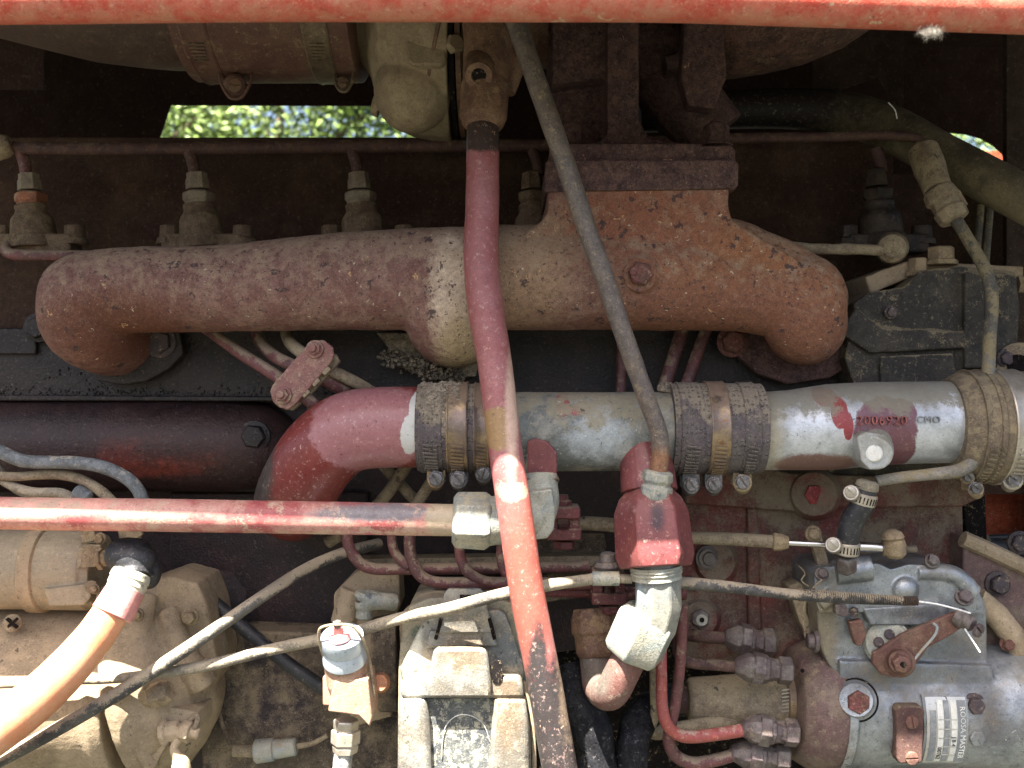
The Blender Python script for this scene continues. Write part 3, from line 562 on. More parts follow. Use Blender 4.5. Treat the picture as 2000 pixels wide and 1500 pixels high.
# oil supply block and red pipe
b = MB(); b.lathe((955, 20, 10), (943, 252, -20), [(0, 48), (.22, 48), (.3, 46), (.6, 44), (.64, 47), (.9, 46), (.97, 40), (1, 34)], 40)
b.tube([(905, 60, 60, 40), (1000, 50, 60, 46)], n=24); b.tube([(985, 60, 40, 30), (1000, 110, 40, 30), (985, 180, 30, 22)], n=16)
OB = thing('oil_fitting', 'rust brown cast fitting on top of the long faded red pipe', 'pipe fitting', (943, 252, -20))
b.build('fitting_body', m_oil, OB, cast=2.2, disp=2.2)
b = MB(); b.lathe((938, 128, -20), (935, 148, -64), [(0, 34), (.5, 31), (.85, 29), (1, 26), (1.0, 15), (.8, 13)], 28); b.build('side_boss', m_oil, OB, bevel=0)
b = MB(); b.lathe((935.5, 146, -58), (935.2, 147, -60), [(0, 14), (1, 14)], 14); b.build('boss_hole', m_gap, OB)
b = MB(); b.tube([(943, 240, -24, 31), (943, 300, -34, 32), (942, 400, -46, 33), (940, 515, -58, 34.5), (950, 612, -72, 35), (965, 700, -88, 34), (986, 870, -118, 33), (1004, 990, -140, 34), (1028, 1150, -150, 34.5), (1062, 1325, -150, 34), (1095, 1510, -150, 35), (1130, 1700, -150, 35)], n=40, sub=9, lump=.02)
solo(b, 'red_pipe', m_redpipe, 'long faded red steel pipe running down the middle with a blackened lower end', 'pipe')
b = MB(); b.tube([(985, -30, -70, 20), (1008, 40, -74, 20), (1054, 175, -80, 20), (1114, 350, -80, 20), (1174, 525, -76, 19.5), (1238, 705, -60, 18.5), (1268, 790, -48, 18), (1287, 846, -40, 17.5), (1290, 890, -34, 17.5), (1284, 935, -30, 17.5)], n=28, sub=8, lump=.05, wob=2)
solo(b, 'steel_pipe', m_dkpipe, 'long thin grimy grey pipe slanting from the rail down to the hex fitting', 'pipe')

# ------------------------------------------------------------------ exhaust manifold
EM = thing('exhaust_manifold', 'big rusty cast exhaust manifold spanning the middle of the engine', 'manifold', (860, 715, 90))
b = MB()
b.tube([(172, 582, 95, 90), (240, 568, 92, 84), (420, 564, 92, 84), (690, 549, 94, 96), (880, 545, 96, 101), (1060, 542, 98, 103), (1300, 548, 98, 99), (1450, 566, 96, 82), (1560, 582, 92, 84)], n=48, sub=6)
b.tube([(166, 580, 95, 88), (166, 618, 100, 87), (186, 640, 150, 84), (222, 652, 250, 84), (236, 654, 300, 84)], n=40, sub=5)
b.ball(166, 583, 95, 88, n=30)
b.tube([(872, 555, 80, 92), (880, 600, 90, 96), (886, 622, 120, 94), (890, 624, 300, 92)], n=40, sub=5)
b.tube([(840, 600, 90, 60), (905, 625, 100, 85)], n=30)
b.tube([(1562, 582, 92, 88), (1566, 610, 95, 88), (1572, 632, 110, 80), (1570, 636, 160, 76), (1560, 640, 290, 72)], n=40, sub=5)
b.ball(1564, 584, 94, 89, n=30)
# neck up to the flange
for x in range(1090, 1401, 24):
    t = (x-1090)/310; b.tube([(x+ (6 if x < 1250 else -6), 366, 140, 24+0*t), (x, 410, 130, 26), (x, 470, 110, 44), (x, 540, 100, 70)], n=16, sub=4)
b.prism([(1070, 366), (1425, 366), (1424, 400), (1430, 428), (1475, 458), (1550, 500), (1600, 548), (1606, 590), (1560, 606), (1000, 590), (1030, 450), (1060, 430), (1070, 412)], 18, 190)
b.tube([(1270, 520, 120, 60), (1400, 484, 104, 60), (1500, 530, 98, 66), (1568, 585, 94, 84)], n=30, sub=5)
b.tube([(1370, 480, 120, 40), (1470, 498, 98, 52), (1560, 548, 96, 60), (1604, 600, 94, 46)], n=24, sub=5)
b.build('manifold_body', m_manif, EM, cast=3.0, disp=2.6, sm_it=26)
b = MB(); b.prism([(1066, 318), (1072, 312), (1380, 312), (1436, 312), (1443, 320), (1443, 362), (1438, 368), (1064, 374)], 10, 330); b.build('manifold_flange', m_rust, EM, cast=2.2, disp=3.4)
b = MB(); b.prism([(160, 640), (342, 640), (352, 652), (358, 690), (330, 720), (285, 745), (240, 752), (190, 744)], 240, 268); b.build('port_flange', m_head, EM, bevel=3)
b = MB(); b.prism([(1425, 650), (1720, 650), (1716, 682), (1690, 700), (1620, 738), (1540, 750), (1480, 730), (1425, 680)], 232, 262); b.build('port_flange', m_rust, EM, bevel=3)
b = MB(); b.prism([(735, 650), (930, 650), (935, 700), (930, 735), (840, 742), (790, 720)], 232, 262); b.build('port_flange', m_mud, EM, bevel=3)
add_hex(EM, 313, 668, 238, 24, 16, m_bolt)
add_hex(EM, 1430, 668, 230, 23, 18, m_rustbolt); add_hex(EM, 1690, 662, 228, 25, 20, m_bolt)
b = MB(); b.lathe((1250, 537, 26), (1250, 537, -14), [(0, 46), (.5, 44), (.72, 38), (.8, 34), (1, 32)], 36); b.build('boss', m_manif, EM)
add_hex(EM, 1250, 535, -12, 24, 16, m_rustbolt, washer=False)
# flange bolts, upright
for x, y, r_, d_ in ((1112, 262, 23, 120), (1399, 262, 26, 90)):
    b = MB(); b.lathe((x, y+24, d_), (x, y-22, d_), [(0, r_*1.25), (.12, r_*1.25), (.13, r_), (.8, r_), (.95, r_*.8), (.96, r_*.55), (1.1, r_*.5)], 6, .4); b.build('bolt', m_rust, EM, bevel=2)
for x, w_ in ((1110, 20), (1395, 24)):
    b = MB(); b.lathe((x, 366, 70), (x, 396, 70), [(0, w_), (.6, w_), (.7, w_*.7), (1, w_*.65)], 6, .2); b.build('nut', m_rustbolt, EM, bevel=1.5)
b = MB()
for i in range(800):
    t = random.random(); x = 750+150*t+random.gauss(0, 8); y = 690+ (42*t+6) + random.gauss(0, 7); b.ball(x, min(y, 748), 205+random.random()*30, 1.2+4.5*random.random()**2.5, n=6)
tag(b.build('mud_crumbs', m_mud), kind='stuff'); COL.objects['mud_crumbs']['label'] = 'crumbs of dried mud caked on the flange under the middle port'

# ------------------------------------------------------------------ injectors and leak-off line
LO = thing('leak_off_line', 'dark maroon leak-off line running along above the injectors', 'fuel line', (375, 300, 330))
b = MB(); b.tube([(8, 284, 330, 11), (45, 290, 330, 12), (360, 290, 330, 12.5), (700, 286, 330, 12.5), (1045, 284, 330, 12), (1200, 280, 330, 11), (1430, 270, 330, 10), (1600, 268, 330, 9.5), (1780, 268, 330, 9), (1830, 300, 330, 9)], n=18, sub=6, lump=.1); b.build('main_line', m_rtubedk, LO)
b = MB(); b.lathe((-20, 290, 320), (24, 284, 320), [(0, 24), (.3, 26), (.8, 22), (1, 14)], 20); b.build('end_clip', m_tantube, LO)
INJ = [(46, 58, 338, 0), (375, 386, 336, 1), (694, 702, 336, 2), (1048, 1040, 336, 3), (1716, 1712, 330, 4)]
ILAB = ['dusty injector at the far left with an orange lower nut', 'dusty injector second from the left with two bright hex nuts', 'dusty injector third from the left beside the red pipe', 'dusty injector half hidden behind the manifold neck', 'blackened injector at the right below the inner brown sheet']
for (x0, x1, y, i) in INJ:
    nm, bm_ = (m_injdark, m_injdark) if i == 4 else (m_injnut, m_inj)
    if i == 3: nm = m_inj
    b = MB(); b.tube([(x0-8, 290, 332, 12), (x0+1, 315, 332, 12), (x0+6, y+6, 332, 11)], n=14, sub=4); b.build('branch_line', m_rtubedk if i else m_rtube, LO)
    T = thing('injector', ILAB[i], 'injector', (x1, 480, 330), 'fuel injectors')
    b = MB(); b.lathe((x1-2, y, 330), (x1, y+34, 330), [(0, 15), (.06, 20), (.35, 20), (.45, 22), (1, 23)], 6, .3); b.build('top_nut', nm, T, bevel=1.2)
    b = MB(); b.lathe((x1+2, y+38, 330), (x1+3, y+66, 330), [(0, 26), (.12, 31), (.6, 31), (.75, 27), (.9, 27), (1, 24)], 6, .3); b.build('lower_nut', (M('orange_nut', (.3, .12, .07), da=.4) if i == 0 else nm), T, bevel=1.5)
    b = MB(); b.lathe((x1+3, y+62, 332), (x1+10, 486, 332), [(0, 30), (.08, 32), (.1, 29), (.2, 31), (.3, 38), (.36, 40), (.7, 43), (.74, 47), (1, 52)], 28); b.build('injector_body', bm_, T, cast=2.5, disp=1.5)
    b = MB(); b.beam((x1-62, 478, 330), (x1+92, 478, 330), 36, 60); b.build('hold_down', bm_, T, bevel=5)
    for s_ in (-55, 88):
        b = MB(); b.lathe((x1+s_, 478, 322), (x1+s_, 440, 322), [(0, 27), (.3, 25), (.35, 20), (.95, 19), (1, 13)], 12 if s_ > 0 else 8); b.build('stud_nut', bm_, T, bevel=1)
b = MB(); b.tube([(230, 500, 240, 10), (120, 499, 240, 10.5), (34, 498, 240, 11), (14, 492, 260, 11), (14, 480, 300, 11)], n=18, sub=6); solo(b, 'fuel_line', m_rtube, 'short maroon fuel line bending beside the left injector', 'fuel line')
b = MB(); b.tube([(1540, 482, 230, 10), (1600, 486, 225, 10.5), (1680, 487, 225, 11), (1740, 489, 225, 11), (1754, 480, 250, 11)], n=18, sub=6, lump=.2); solo(b, 'fuel_line', m_tantube, 'dusty fuel line ending in a round eye left of the olive tube', 'fuel line')
b = MB(); b.lathe((1742, 484, 262), (1742, 486, 205), [(0, 30), (.2, 32), (.8, 27), (1, 15)], 20); solo(b, 'banjo_eye', m_tantube, 'dusty round banjo eye at the end of the fuel line', 'fitting')

# ------------------------------------------------------------------ upper right: olive pipe, thermostat housing, slim tube
b = MB(); b.tube([(1250, 225, 560, 34), (1500, 212, 540, 38), (1640, 220, 500, 42), (1740, 252, 430, 44), (1830, 300, 350, 43), (1930, 352, 270, 44), (2060, 420, 180, 46), (2300, 560, 60, 50)], n=40, sub=8)
solo(b, 'coolant_pipe', m_olive, 'thick dark olive pipe crossing the upper right corner', 'pipe')
ST = thing('sensor_tube', 'slim dusty tube bending down the right side from a clamped fitting', 'tube', (1930, 560, 60))
b = MB(); b.lathe((1800, 285, 250), (1832, 372, 190), [(0, 22), (.1, 30), (.5, 31), (.75, 28), (1, 27)], 20); b.lathe((1832, 372, 190), (1866, 432, 165), [(0, 31), (.3, 34), (.35, 28), (.6, 28), (.65, 32), (.95, 29), (1, 16)], 10); b.build('fitting', m_tantube, ST, cast=2.2, disp=2)
b = MB(); b.tube([(1866, 428, 165, 12), (1890, 468, 140, 12), (1925, 530, 100, 12.5), (1937, 585, 80, 13), (1934, 660, 60, 12.5), (1928, 760, 40, 13), (1922, 840, 20, 13.5), (1908, 890, 10, 14), (1880, 917, 6, 13.5), (1820, 926, 10, 11.5), (1760, 932, 20, 11), (1712, 940, 30, 11)], n=22, sub=8, wob=2); b.build('tube', m_olive2, ST)
b = MB(); b.beam((1868, 372, 175), (1885, 402, 170), 8, 10); b.build('clip_ear', m_tantube, ST)
for i, (x0, x1) in enumerate(((1912, 1902), (1930, 1922))):
    b = MB(); b.tube([(x0+4, 400, 330, 7), (x0, 450, 330, 7), (x1, 560, 330, 7)], n=10); solo(b, 'thin_line', m_olive2, ['left', 'right'][i]+' one of two thin upright lines under the olive pipe', 'tube', 'thin upright lines')
TH = thing('thermostat_housing', 'black greasy housing with a dust-covered top at the right of the manifold', 'housing', (1820, 740, 200))
b = MB(); b.prism([(1668, 592), (1700, 570), (1768, 560), (1800, 528), (1880, 520), (1985, 530), (1992, 600), (1982, 760), (1880, 800), (1680, 790), (1650, 700)], 190, 420)
b.prism([(1672, 600), (1722, 640), (1880, 648), (1885, 680), (1700, 690), (1640, 650)], 176, 240); b.prism([(1885, 530), (1975, 534), (1972, 720), (1885, 720)], 172, 240)
b.build('housing_body', m_endhouse, TH, cast=3.2, disp=4, sm_it=6)
b = MB(); b.prism([(1690, 540), (1770, 510), (2000, 520), (2000, 545), (1770, 545), (1700, 575)], 240, 420); b.build('housing_top', m_tan, TH, cast=4, disp=4)
b = MB(); b.prism([(1720, 696), (1862, 690), (1872, 740), (1870, 800), (1720, 800)], 178, 186); b.build('cover', m_endhouse, TH, bevel=6)
for (x, y, s_) in ((1793, 518, 19), (1838, 496, 26)):
    b = MB(); b.lathe((x, y+22, 230), (x, y-14, 230), [(0, s_*1.3), (.25, s_*1.3), (.27, s_), (.95, s_), (1, s_*.8)], 6, .5); b.build('bolt', m_tanbolt, TH, bevel=1.5)
b = MB(); b.lathe((1985, 556, 240), (2008, 556, 240), [(0, 18), (.8, 18), (1, 14)], 6); b.build('bolt', m_tanbolt, TH, bevel=1)
b = MB(); b.lathe((1990, 712, 150), (1990, 712, 200), [(0, 30), (.1, 42), (1, 44)], 28); b.build('lug', m_tantube, TH)
b = MB(); b.lathe((1988, 712, 148), (1988, 712, 152), [(0, 20), (1, 20)], 24); b.build('lug_hole', m_gap, TH)
b = MB(); b.prism([(1340, 700), (1700, 720), (1900, 760), (1900, 960), (1340, 960)], 300, 340); b.build('lower_face', m_endhouse, TH, bevel=5)

# ------------------------------------------------------------------ coolant pipe run across the middle
b = MB(); b.tube([(590, 985, 440, 60), (580, 985, 340, 66), (574, 985, 250, 72), (574, 975, 180, 76), (590, 940, 125, 78), (622, 890, 95, 79), (668, 850, 84, 79), (725, 836, 80, 79), (840, 834, 80, 79)], n=56, sub=8)
solo(b, 'red_elbow', m_elbow, 'glossy red elbow pipe scuffed pink, bending left and down into the dark', 'pipe')
CT = thing('coolant_manifold', 'stained alloy coolant pipe with two red outlets between the rubber sleeves', 'pipe', (1130, 920, 80))
b = MB(); b.tube([(930, 842, 80, 77), (1130, 843, 80, 77), (1330, 842, 80, 77)], n=56, sub=6)
b.lathe((1060, 850, 60), (1056, 925, 20), [(0, 40), (1, 30)], 28)
b.build('pipe_body', m_alupipe, CT, cast=2.2, disp=1.2)
b = MB(); b.prism([(1030, 862), (1045, 856), (1070, 862), (1088, 884), (1088, 935), (1075, 948), (1030, 940)], -12, 70); b.build('outlet_collar', m_redfit, CT, cast=2, disp=1, sm_it=6)
b = MB(); b.tube([(1250, 850, 60, 44), (1262, 905, 36, 52), (1268, 960, 20, 56)], n=28, sub=4); b.build('outlet_collar', m_redfit, CT, cast=2, disp=1)
def sleeve(x0, x1, cy, r, label, mat=m_hose):
    b = MB(); b.lathe((x0, cy, 80), (x1, cy, 80), [(0, r-7), (.004, r), (.5, r+1), (.996, r), (1, r-7)], 80); return solo(b, 'hose_sleeve', mat, label, 'hose', 'rubber hose sleeves on the coolant pipe')
sleeve(817, 962, 835, 85, 'dimpled rubber sleeve next to the red elbow')
sleeve(1306, 1484, 837, 88, 'dimpled rubber sleeve with a brassy clamp next to the bright alloy pipe')
clamp('dark clamp at the left end of the sleeve by the red elbow', 846, 835, 80, 86, 44, 852, 934, m_hose, m_clamp, .55)
clamp('rusty clamp in the middle of the sleeve by the red elbow', 896, 835, 80, 88, 40, 896, 934, m_clamp, m_screw, .7)
clamp('clamp half hidden behind the red pipe on the sleeve by the red elbow', 942, 835, 80, 86, 30, 945, 924, m_clamp, m_screw, -.3, sr=16)
clamp('dark clamp at the left edge of the sleeve by the hex fitting', 1340, 837, 80, 89, 44, 1350, 946, m_hose, m_screw, .6, tilt=0, sr=16)
clamp('brassy clamp in the middle of the sleeve by the bright pipe', 1392, 837, 80, 91, 36, 1394, 945, m_clamp, m_screw, .7, sr=16)
clamp('dusty clamp at the right edge of the sleeve by the bright pipe', 1452, 837, 80, 89, 30, 1450, 941, m_hose, m_tanbolt, .65, sr=17)
# mud crust on top of the first sleeve
b = MB()
for i in range(420):
    x = 822+75*random.random()**.8; a = random.random()*1.5-.15; rr = 87; b.ball(x, 835-rr*math.sin(a)*1.0, 80-rr*math.cos(a), 3+5*random.random(), e=(1, .6, 1), n=6)
mc = b.build('mud_crust', m_mud); tag(mc, 'rough crust of dried mud on the left rubber sleeve', None, None, 'stuff')
b = MB()
for i in range(60): b.ball(1290+20*random.random(), 752+12*random.random(), 60+20*random.random(), 3+6*random.random(), n=6)
tag(b.build('mud_crust', m_mud), 'small clod of mud on the pipe beside the thin grey pipe', None, None, 'stuff')
BP = thing('bright_pipe', 'bright alloy pipe with flaking maroon paint and a raised part number', 'pipe', (1680, 915, 80))
b = MB(); b.tube([(1470, 842, 80, 76), (1540, 840, 80, 78), (1620, 834, 80, 84), (1700, 828, 80, 82), (1800, 825, 80, 80), (1880, 824, 80, 80)], n=64, sub=6)
b.build('pipe_body', m_alu2, BP, cast=2.2, disp=.8)
b = MB(); b.tube([(1706, 862, 20, 34), (1708, 880, -10, 36), (1708, 886, -26, 34)], n=28, sub=4); b.prism([(1674, 852), (1690, 843), (1728, 848), (1740, 862), (1742, 895), (1728, 915), (1700, 918), (1682, 900)], -32, 30)
b.build('plug_boss', m_alu, BP, cast=2, disp=.8, sm_it=8)
b = MB(); b.lathe((1707, 886, -30), (1707, 886, -38), [(0, 17), (.7, 16.5), (1, 14)], 24); b.build('plug_face', m_stripe, BP)
def wrap_text(txt, px, py, d, size, radius_px, axis_y, mat, name, parent, ext=.8, vertical=False, cyl=True, squash=1.0, arc=None):
    cu = bpy.data.curves.new(name, 'FONT'); cu.body = txt; cu.size = size*S(d); cu.extrude = ext*U; cu.align_x = 'CENTER'; cu.align_y = 'CENTER'; cu.resolution_u = 3; cu.space_character = 1.15
    to = bpy.data.objects.new(name, cu); COL.objects.link(to); bpy.context.view_layer.update()
    me = bpy.data.meshes.new_from_object(to.evaluated_get(bpy.context.evaluated_depsgraph_get())); bpy.data.objects.remove(to)
    k = S(d); c = P(px, axis_y, 0); R_ = radius_px*k; z0 = P(px, py, d).z-P(px, axis_y, d).z
    cz = P(px, axis_y, d).z
    for v in me.vertices:
        x, y, z = v.co
        x *= squash
        if vertical: u, w = y, -x     # reading downwards
        else: u, w = x, y
        a = (z0+w)/R_; a = max(-1.35, min(1.35, a))
        v.co = Vector((P(px, py, d).x+u, -math.cos(a)*(R_+z)+((d+OFF)*U+R_), cz+math.sin(a)*(R_+z)))
    c3 = sum((v.co for v in me.vertices), Vector())/len(me.vertices)
    for v in me.vertices: v.co -= c3
    me.materials.append(mat); o = bpy.data.objects.new(name, me); COL.objects.link(o); o.parent = parent; o.location = c3-WL[parent.name]; WL[o.name] = c3
    return o
# the text sits on the front of the pipe: front surface depth = axis depth - radius
wrap_text('2006920', 1722, 822, -8, 25, 88, 828, m_lug, 'part_number', BP, 3.0)
wrap_text('CMO', 1814, 820, -6, 19, 86, 826, m_dkstripe, 'casting_mark', BP, 1.9)
b = MB(); b.tube([(1850, 832, 80, 92), (1870, 832, 80, 104), (1900, 833, 80, 109), (1960, 835, 80, 110), (2060, 838, 80, 112), (2200, 845, 80, 112)], n=64, sub=5)
solo(b, 'elbow_hose', m_hose2, 'wide dusty rubber hose leaving the view at the right edge', 'hose')
clamp('wide bright steel clamp on the hose at the right edge', 1955, 834, 80, 111, 44, 1978, 936, m_clampb, m_clampb, .9, sr=18)
clamp('muddy clamp with its screw under the wide hose', 1893, 833, 80, 109, 26, 1889, 930, m_hose2, m_tanbolt, .7, sr=13)
clamp('small lowest clamp under the left end of the wide hose', 1912, 833, 80, 110, 12, 1905, 953, m_hose2, m_tanbolt, .9, sr=14)

# ------------------------------------------------------------------ pipe clamp with three fuel lines under the manifold
for i, pth in enumerate([
    [(400, 640, 200, 11), (470, 690, 150, 12), (540, 735, 110, 12.5), (600, 780, 80, 12.5), (680, 840, 150, 12)],
    [(500, 640, 210, 11), (505, 662, 190, 12), (535, 695, 130, 12.5), (590, 722, 90, 12.5), (660, 756, 120, 12.5), (740, 810, 200, 12)],
    [(560, 630, 220, 11), (560, 655, 190, 12), (580, 682, 120, 12.5), (640, 720, 100, 12.5), (700, 750, 130, 12), (780, 800, 220, 11)]]):
    b = MB(); b.tube(pth, n=18, sub=7); solo(b, 'fuel_line', m_rtube if i < 2 else m_tantube, ['straight lowest of the three fuel lines entering the red bracket', 'curved middle fuel line of the three entering the red bracket', 'curved upper right fuel line of the three entering the red bracket'][i], 'fuel line', 'fuel lines held by the red bracket')
BR = thing('pipe_bracket', 'worn red plate bracket with two nuts clamping the fuel lines', 'bracket', (590, 790, 60))
b = MB(); b.prism([(527, 765), (532, 752), (598, 676), (612, 665), (632, 664), (650, 678), (652, 694), (648, 706), (577, 790), (562, 800), (545, 796), (533, 785)], 52, 62); b.build('front_plate', m_redclamp, BR, bevel=2.5)
b = MB(); b.prism([(555, 800), (600, 745), (655, 690), (664, 706), (600, 778), (572, 802)], 76, 92); b.build('back_plate', m_tantube, BR, bevel=2)
for x, y in ((615, 682), (553, 772)):
    add_hex(BR, x, y, 50, 13.5, 9, m_redclamp, 'nut', ax=(-.1, -1, .1), top=.55)
for i in range(3):
    x, y = 590+i*20, 772-i*22; b = MB(); b.beam((x, y, 62), (x+12, y-12, 62), 16, 18); b.build('grip', m_tantube, BR, bevel=1.5)
# lines right of centre under the manifold
for i, p_ in enumerate([[(1214, 640, 240, 10), (1214, 700, 240, 10), (1212, 780, 240, 10)], [(1336, 630, 250, 13), (1318, 690, 230, 13), (1296, 760, 210, 13)], [(1384, 630, 250, 12), (1362, 690, 235, 12), (1334, 770, 215, 12)]]):
    b = MB(); b.tube(p_, n=16, sub=4); solo(b, 'fuel_line', m_rtube, ['thin upright maroon line below the manifold beside the thin grey pipe', 'left of two slanting maroon lines above the sleeve by the bright pipe', 'right of two slanting maroon lines above the sleeve by the bright pipe'][i], 'fuel line')
# crossing dirty lines below the elbow
for i, p_ in enumerate([[(640, 1060, 300, 12), (700, 1020, 280, 12), (752, 970, 260, 12), (800, 900, 240, 12)], [(745, 905, 300, 11), (790, 955, 290, 11), (850, 1020, 280, 11)], [(790, 1030, 200, 11), (820, 975, 200, 11), (850, 930, 210, 11)]]):
    b = MB(); b.tube(p_, n=16, sub=5); solo(b, 'fuel_line', m_tantube, ['dusty line rising to the right in the gap below the elbow', 'dusty line falling to the right and crossing another below the elbow', 'short dusty line just left of the alloy nut'][i], 'fuel line')

# ------------------------------------------------------------------ horizontal red bar with its union
b = MB(); b.tube([(-500, 984, -90, 31), (0, 1002, -80, 32), (300, 1006, -75, 32), (600, 1011, -68, 32), (895, 1016, -60, 31)], n=40, sub=7, lump=.015)
solo(b, 'red_bar_pipe', m_bar, 'chipped sunlit red pipe running level from the left edge to an alloy nut', 'pipe')
UN = thing('union_fitting', 'oxidised alloy union nut and elbow joining the level red pipe', 'fitting', (925, 1066, -50))
b = MB(); b.lathe((884, 1015, -58), (958, 1018, -55), [(0, 44), (.1, 55), (.86, 57), (1, 50)], 6, math.radians(22)); b.build('hex_nut', m_zinc, UN, bevel=2)
b = MB(); b.lathe((950, 1018, -52), (1010, 1012, -45), [(0, 48), (.9, 47), (1, 40)], 32); b.build('collar', m_zinc, UN)
b = MB(); b.tube([(990, 1010, -45, 42), (1035, 1008, -40, 44), (1056, 985, -30, 36), (1057, 950, -20, 33), (1057, 925, -15, 32)], n=28, sub=6); b.prism([(1030, 960), (1078, 955), (1085, 1000), (1082, 1035), (1068, 1052), (1040, 1055)], -70, 0); b.build('elbow', m_zinc, UN, cast=2.4, disp=1, sm_it=6)
b = MB(); b.lathe((1057, 930, -12), (1057, 944, -14), [(0, 33), (.5, 36), (1, 33)], 28); b.build('ring', m_clamp, UN)

# ------------------------------------------------------------------ hex tee with pale elbow and brown pipe
HT = thing('hex_fitting', 'red hexagonal block fitting with a pale alloy nut on its top', 'fitting', (1280, 1110, -20))
b = MB(); b.lathe((1268, 955, 10), (1281, 1108, -22), [(0, 44), (.12, 62), (.3, 74), (.86, 78), (1, 70)], 6, math.radians(30)); b.build('hex_block', m_redfit, HT, bevel=3)
b = MB(); b.lathe((1286, 918, -28), (1278, 975, -22), [(0, 23), (.08, 30), (.34, 31), (.42, 27), (.5, 27), (.55, 33), (.92, 34), (1, 29)], 8, .2); b.build('top_nut', m_zinc, HT, bevel=1.8)
b = MB(); b.lathe((1281, 1104, -22), (1283, 1130, -22), [(0, 52), (.2, 50), (.3, 52), (.45, 49), (.55, 51), (.75, 48), (1, 49)], 36); b.build('thread', m_zinc, HT)
PE = thing('pipe_elbow', 'pale alloy elbow bending down left into a large hex nut', 'fitting', (1250, 1298, 0))
b = MB(); b.sweep([P(1284, 1085, -22), P(1285, 1130, -22), P(1286, 1178, -20), P(1278, 1218, -14), P(1258, 1250, -6)], [45*S(-20), 46*S(-20), 47*S(-20), 46*S(-15), 44*S(-5)], 8, ph=.39); b.build('elbow_body', m_elb, PE, bevel=3)
b = MB(); b.lathe((1271, 1198, -8), (1232, 1282, 6), [(0, 52), (.08, 61), (.16, 63), (.86, 62), (1, 52)], 6, .35); b.build('hex_nut', m_zinc, PE, bevel=2.5)
b = MB(); b.tube([(1240, 1262, 4, 33), (1214, 1315, 12, 34), (1192, 1352, 30, 34), (1172, 1342, 70, 32), (1164, 1300, 110, 31), (1160, 1240, 140, 30)], n=36, sub=8); solo(b, 'bent_pipe', m_brpipe, 'short brown red pipe bent like a hook under the pale elbow', 'pipe')
b = MB(); b.lathe((1158, 1188, 140), (1166, 1284, 118), [(0, 40), (.2, 47), (.5, 48), (.55, 43), (.9, 42), (1, 36)], 10); solo(b, 'dark_nut', m_oil, 'dark dusty nut behind the upper end of the hooked pipe', 'fitting', cast=2.5, disp=2)

# ------------------------------------------------------------------ left hoses
for i, (mt, p_) in enumerate([(m_grey, [(-60, 850, 100, 13), (0, 880, 100, 13), (50, 900, 95, 13), (180, 908, 90, 13), (240, 930, 90, 13), (272, 960, 95, 13), (286, 1010, 110, 13)]),
     (m_cable2, [(-40, 900, 140, 9), (10, 940, 130, 9), (60, 960, 120, 10), (120, 965, 110, 10), (165, 990, 110, 11)]),
     (m_tantube, [(-40, 925, 120, 9), (20, 930, 118, 9), (100, 927, 115, 10), (150, 935, 112, 10.5), (190, 955, 110, 10.5), (240, 1000, 110, 11)]),
     (m_cable2, [(-40, 870, 160, 8), (0, 915, 160, 8), (20, 945, 160, 9), (70, 972, 150, 9), (120, 990, 150, 9)])]):
    b = MB(); b.tube(p_, n=18, sub=8, wob=3, lump=.06); solo(b, 'hose', mt, ['bluish grey hose curving over the others above the left end of the red bar', 'tan hose ending in a sleeve above the left end of the red bar', 'dusty brown hose curving just under the bluish grey hose', 'thin lowest hose above the left end of the red bar'][i], 'hose', 'hoses above the left end of the red bar')
b = MB(); b.lathe((146, 958, 105), (176, 975, 105), [(0, 11), (.1, 15), (.9, 15), (1, 10)], 14); solo(b, 'hose_end', m_grey, 'short grey sleeve on the end of the tan hose at the left', 'hose end')

# ------------------------------------------------------------------ fuel return lines: bends below the red bar
FL = [([(680, 1020, 150, 11), (678, 1050, 150, 11), (688, 1082, 150, 11.5), (718, 1108, 150, 11.5), (790, 1111, 150, 11.5), (950, 1110, 150, 11.5), (1150, 1106, 150, 11.5)], 'maroon fuel line bending right below the red bar, leftmost of the bends'),
      ([(766, 1030, 140, 9), (766, 1062, 140, 9.5), (775, 1085, 140, 9.5), (800, 1107, 135, 10)], 'short maroon fuel line bend, second from the left below the red bar'),
      ([(802, 1030, 120, 11), (800, 1062, 120, 11.5), (804, 1090, 120, 11.5), (822, 1125, 118, 11.5), (858, 1138, 115, 11.5), (930, 1138, 112, 11.5), (1160, 1140, 112, 11.5)], 'maroon fuel line with the widest bend, third from the left below the red bar'),
      ([(896, 1060, 110, 10), (900, 1090, 110, 10.5), (915, 1118, 108, 10.5), (950, 1136, 106, 10.5), (1010, 1140, 106, 10.5)], 'maroon fuel line bend right under the alloy nut'),
      ([(978, 1060, 130, 8), (977, 1085, 130, 8), (985, 1118, 128, 8.5), (1010, 1140, 125, 9)], 'thin maroon fuel line bend partly behind the long red pipe')]
for p_, l in FL: b = MB(); b.tube(p_, n=18, sub=7); solo(b, 'fuel_line', m_rtube, l, 'fuel line', 'bent fuel lines below the red bar')
b = MB(); b.tube([(1010, 1152, 140, 12), (1150, 1156, 140, 12), (1340, 1160, 140, 12)], n=16); solo(b, 'fuel_line', m_redclamp2, 'level red line passing behind the lower red clamp block', 'fuel line')
b = MB(); b.tube([(1080, 1020, 200, 14), (1200, 1026, 200, 14), (1330, 1052, 200, 12)], n=16); solo(b, 'rail_tube', m_tantube, 'dusty level tube between the upper red clamp block and the hex fitting', 'tube')
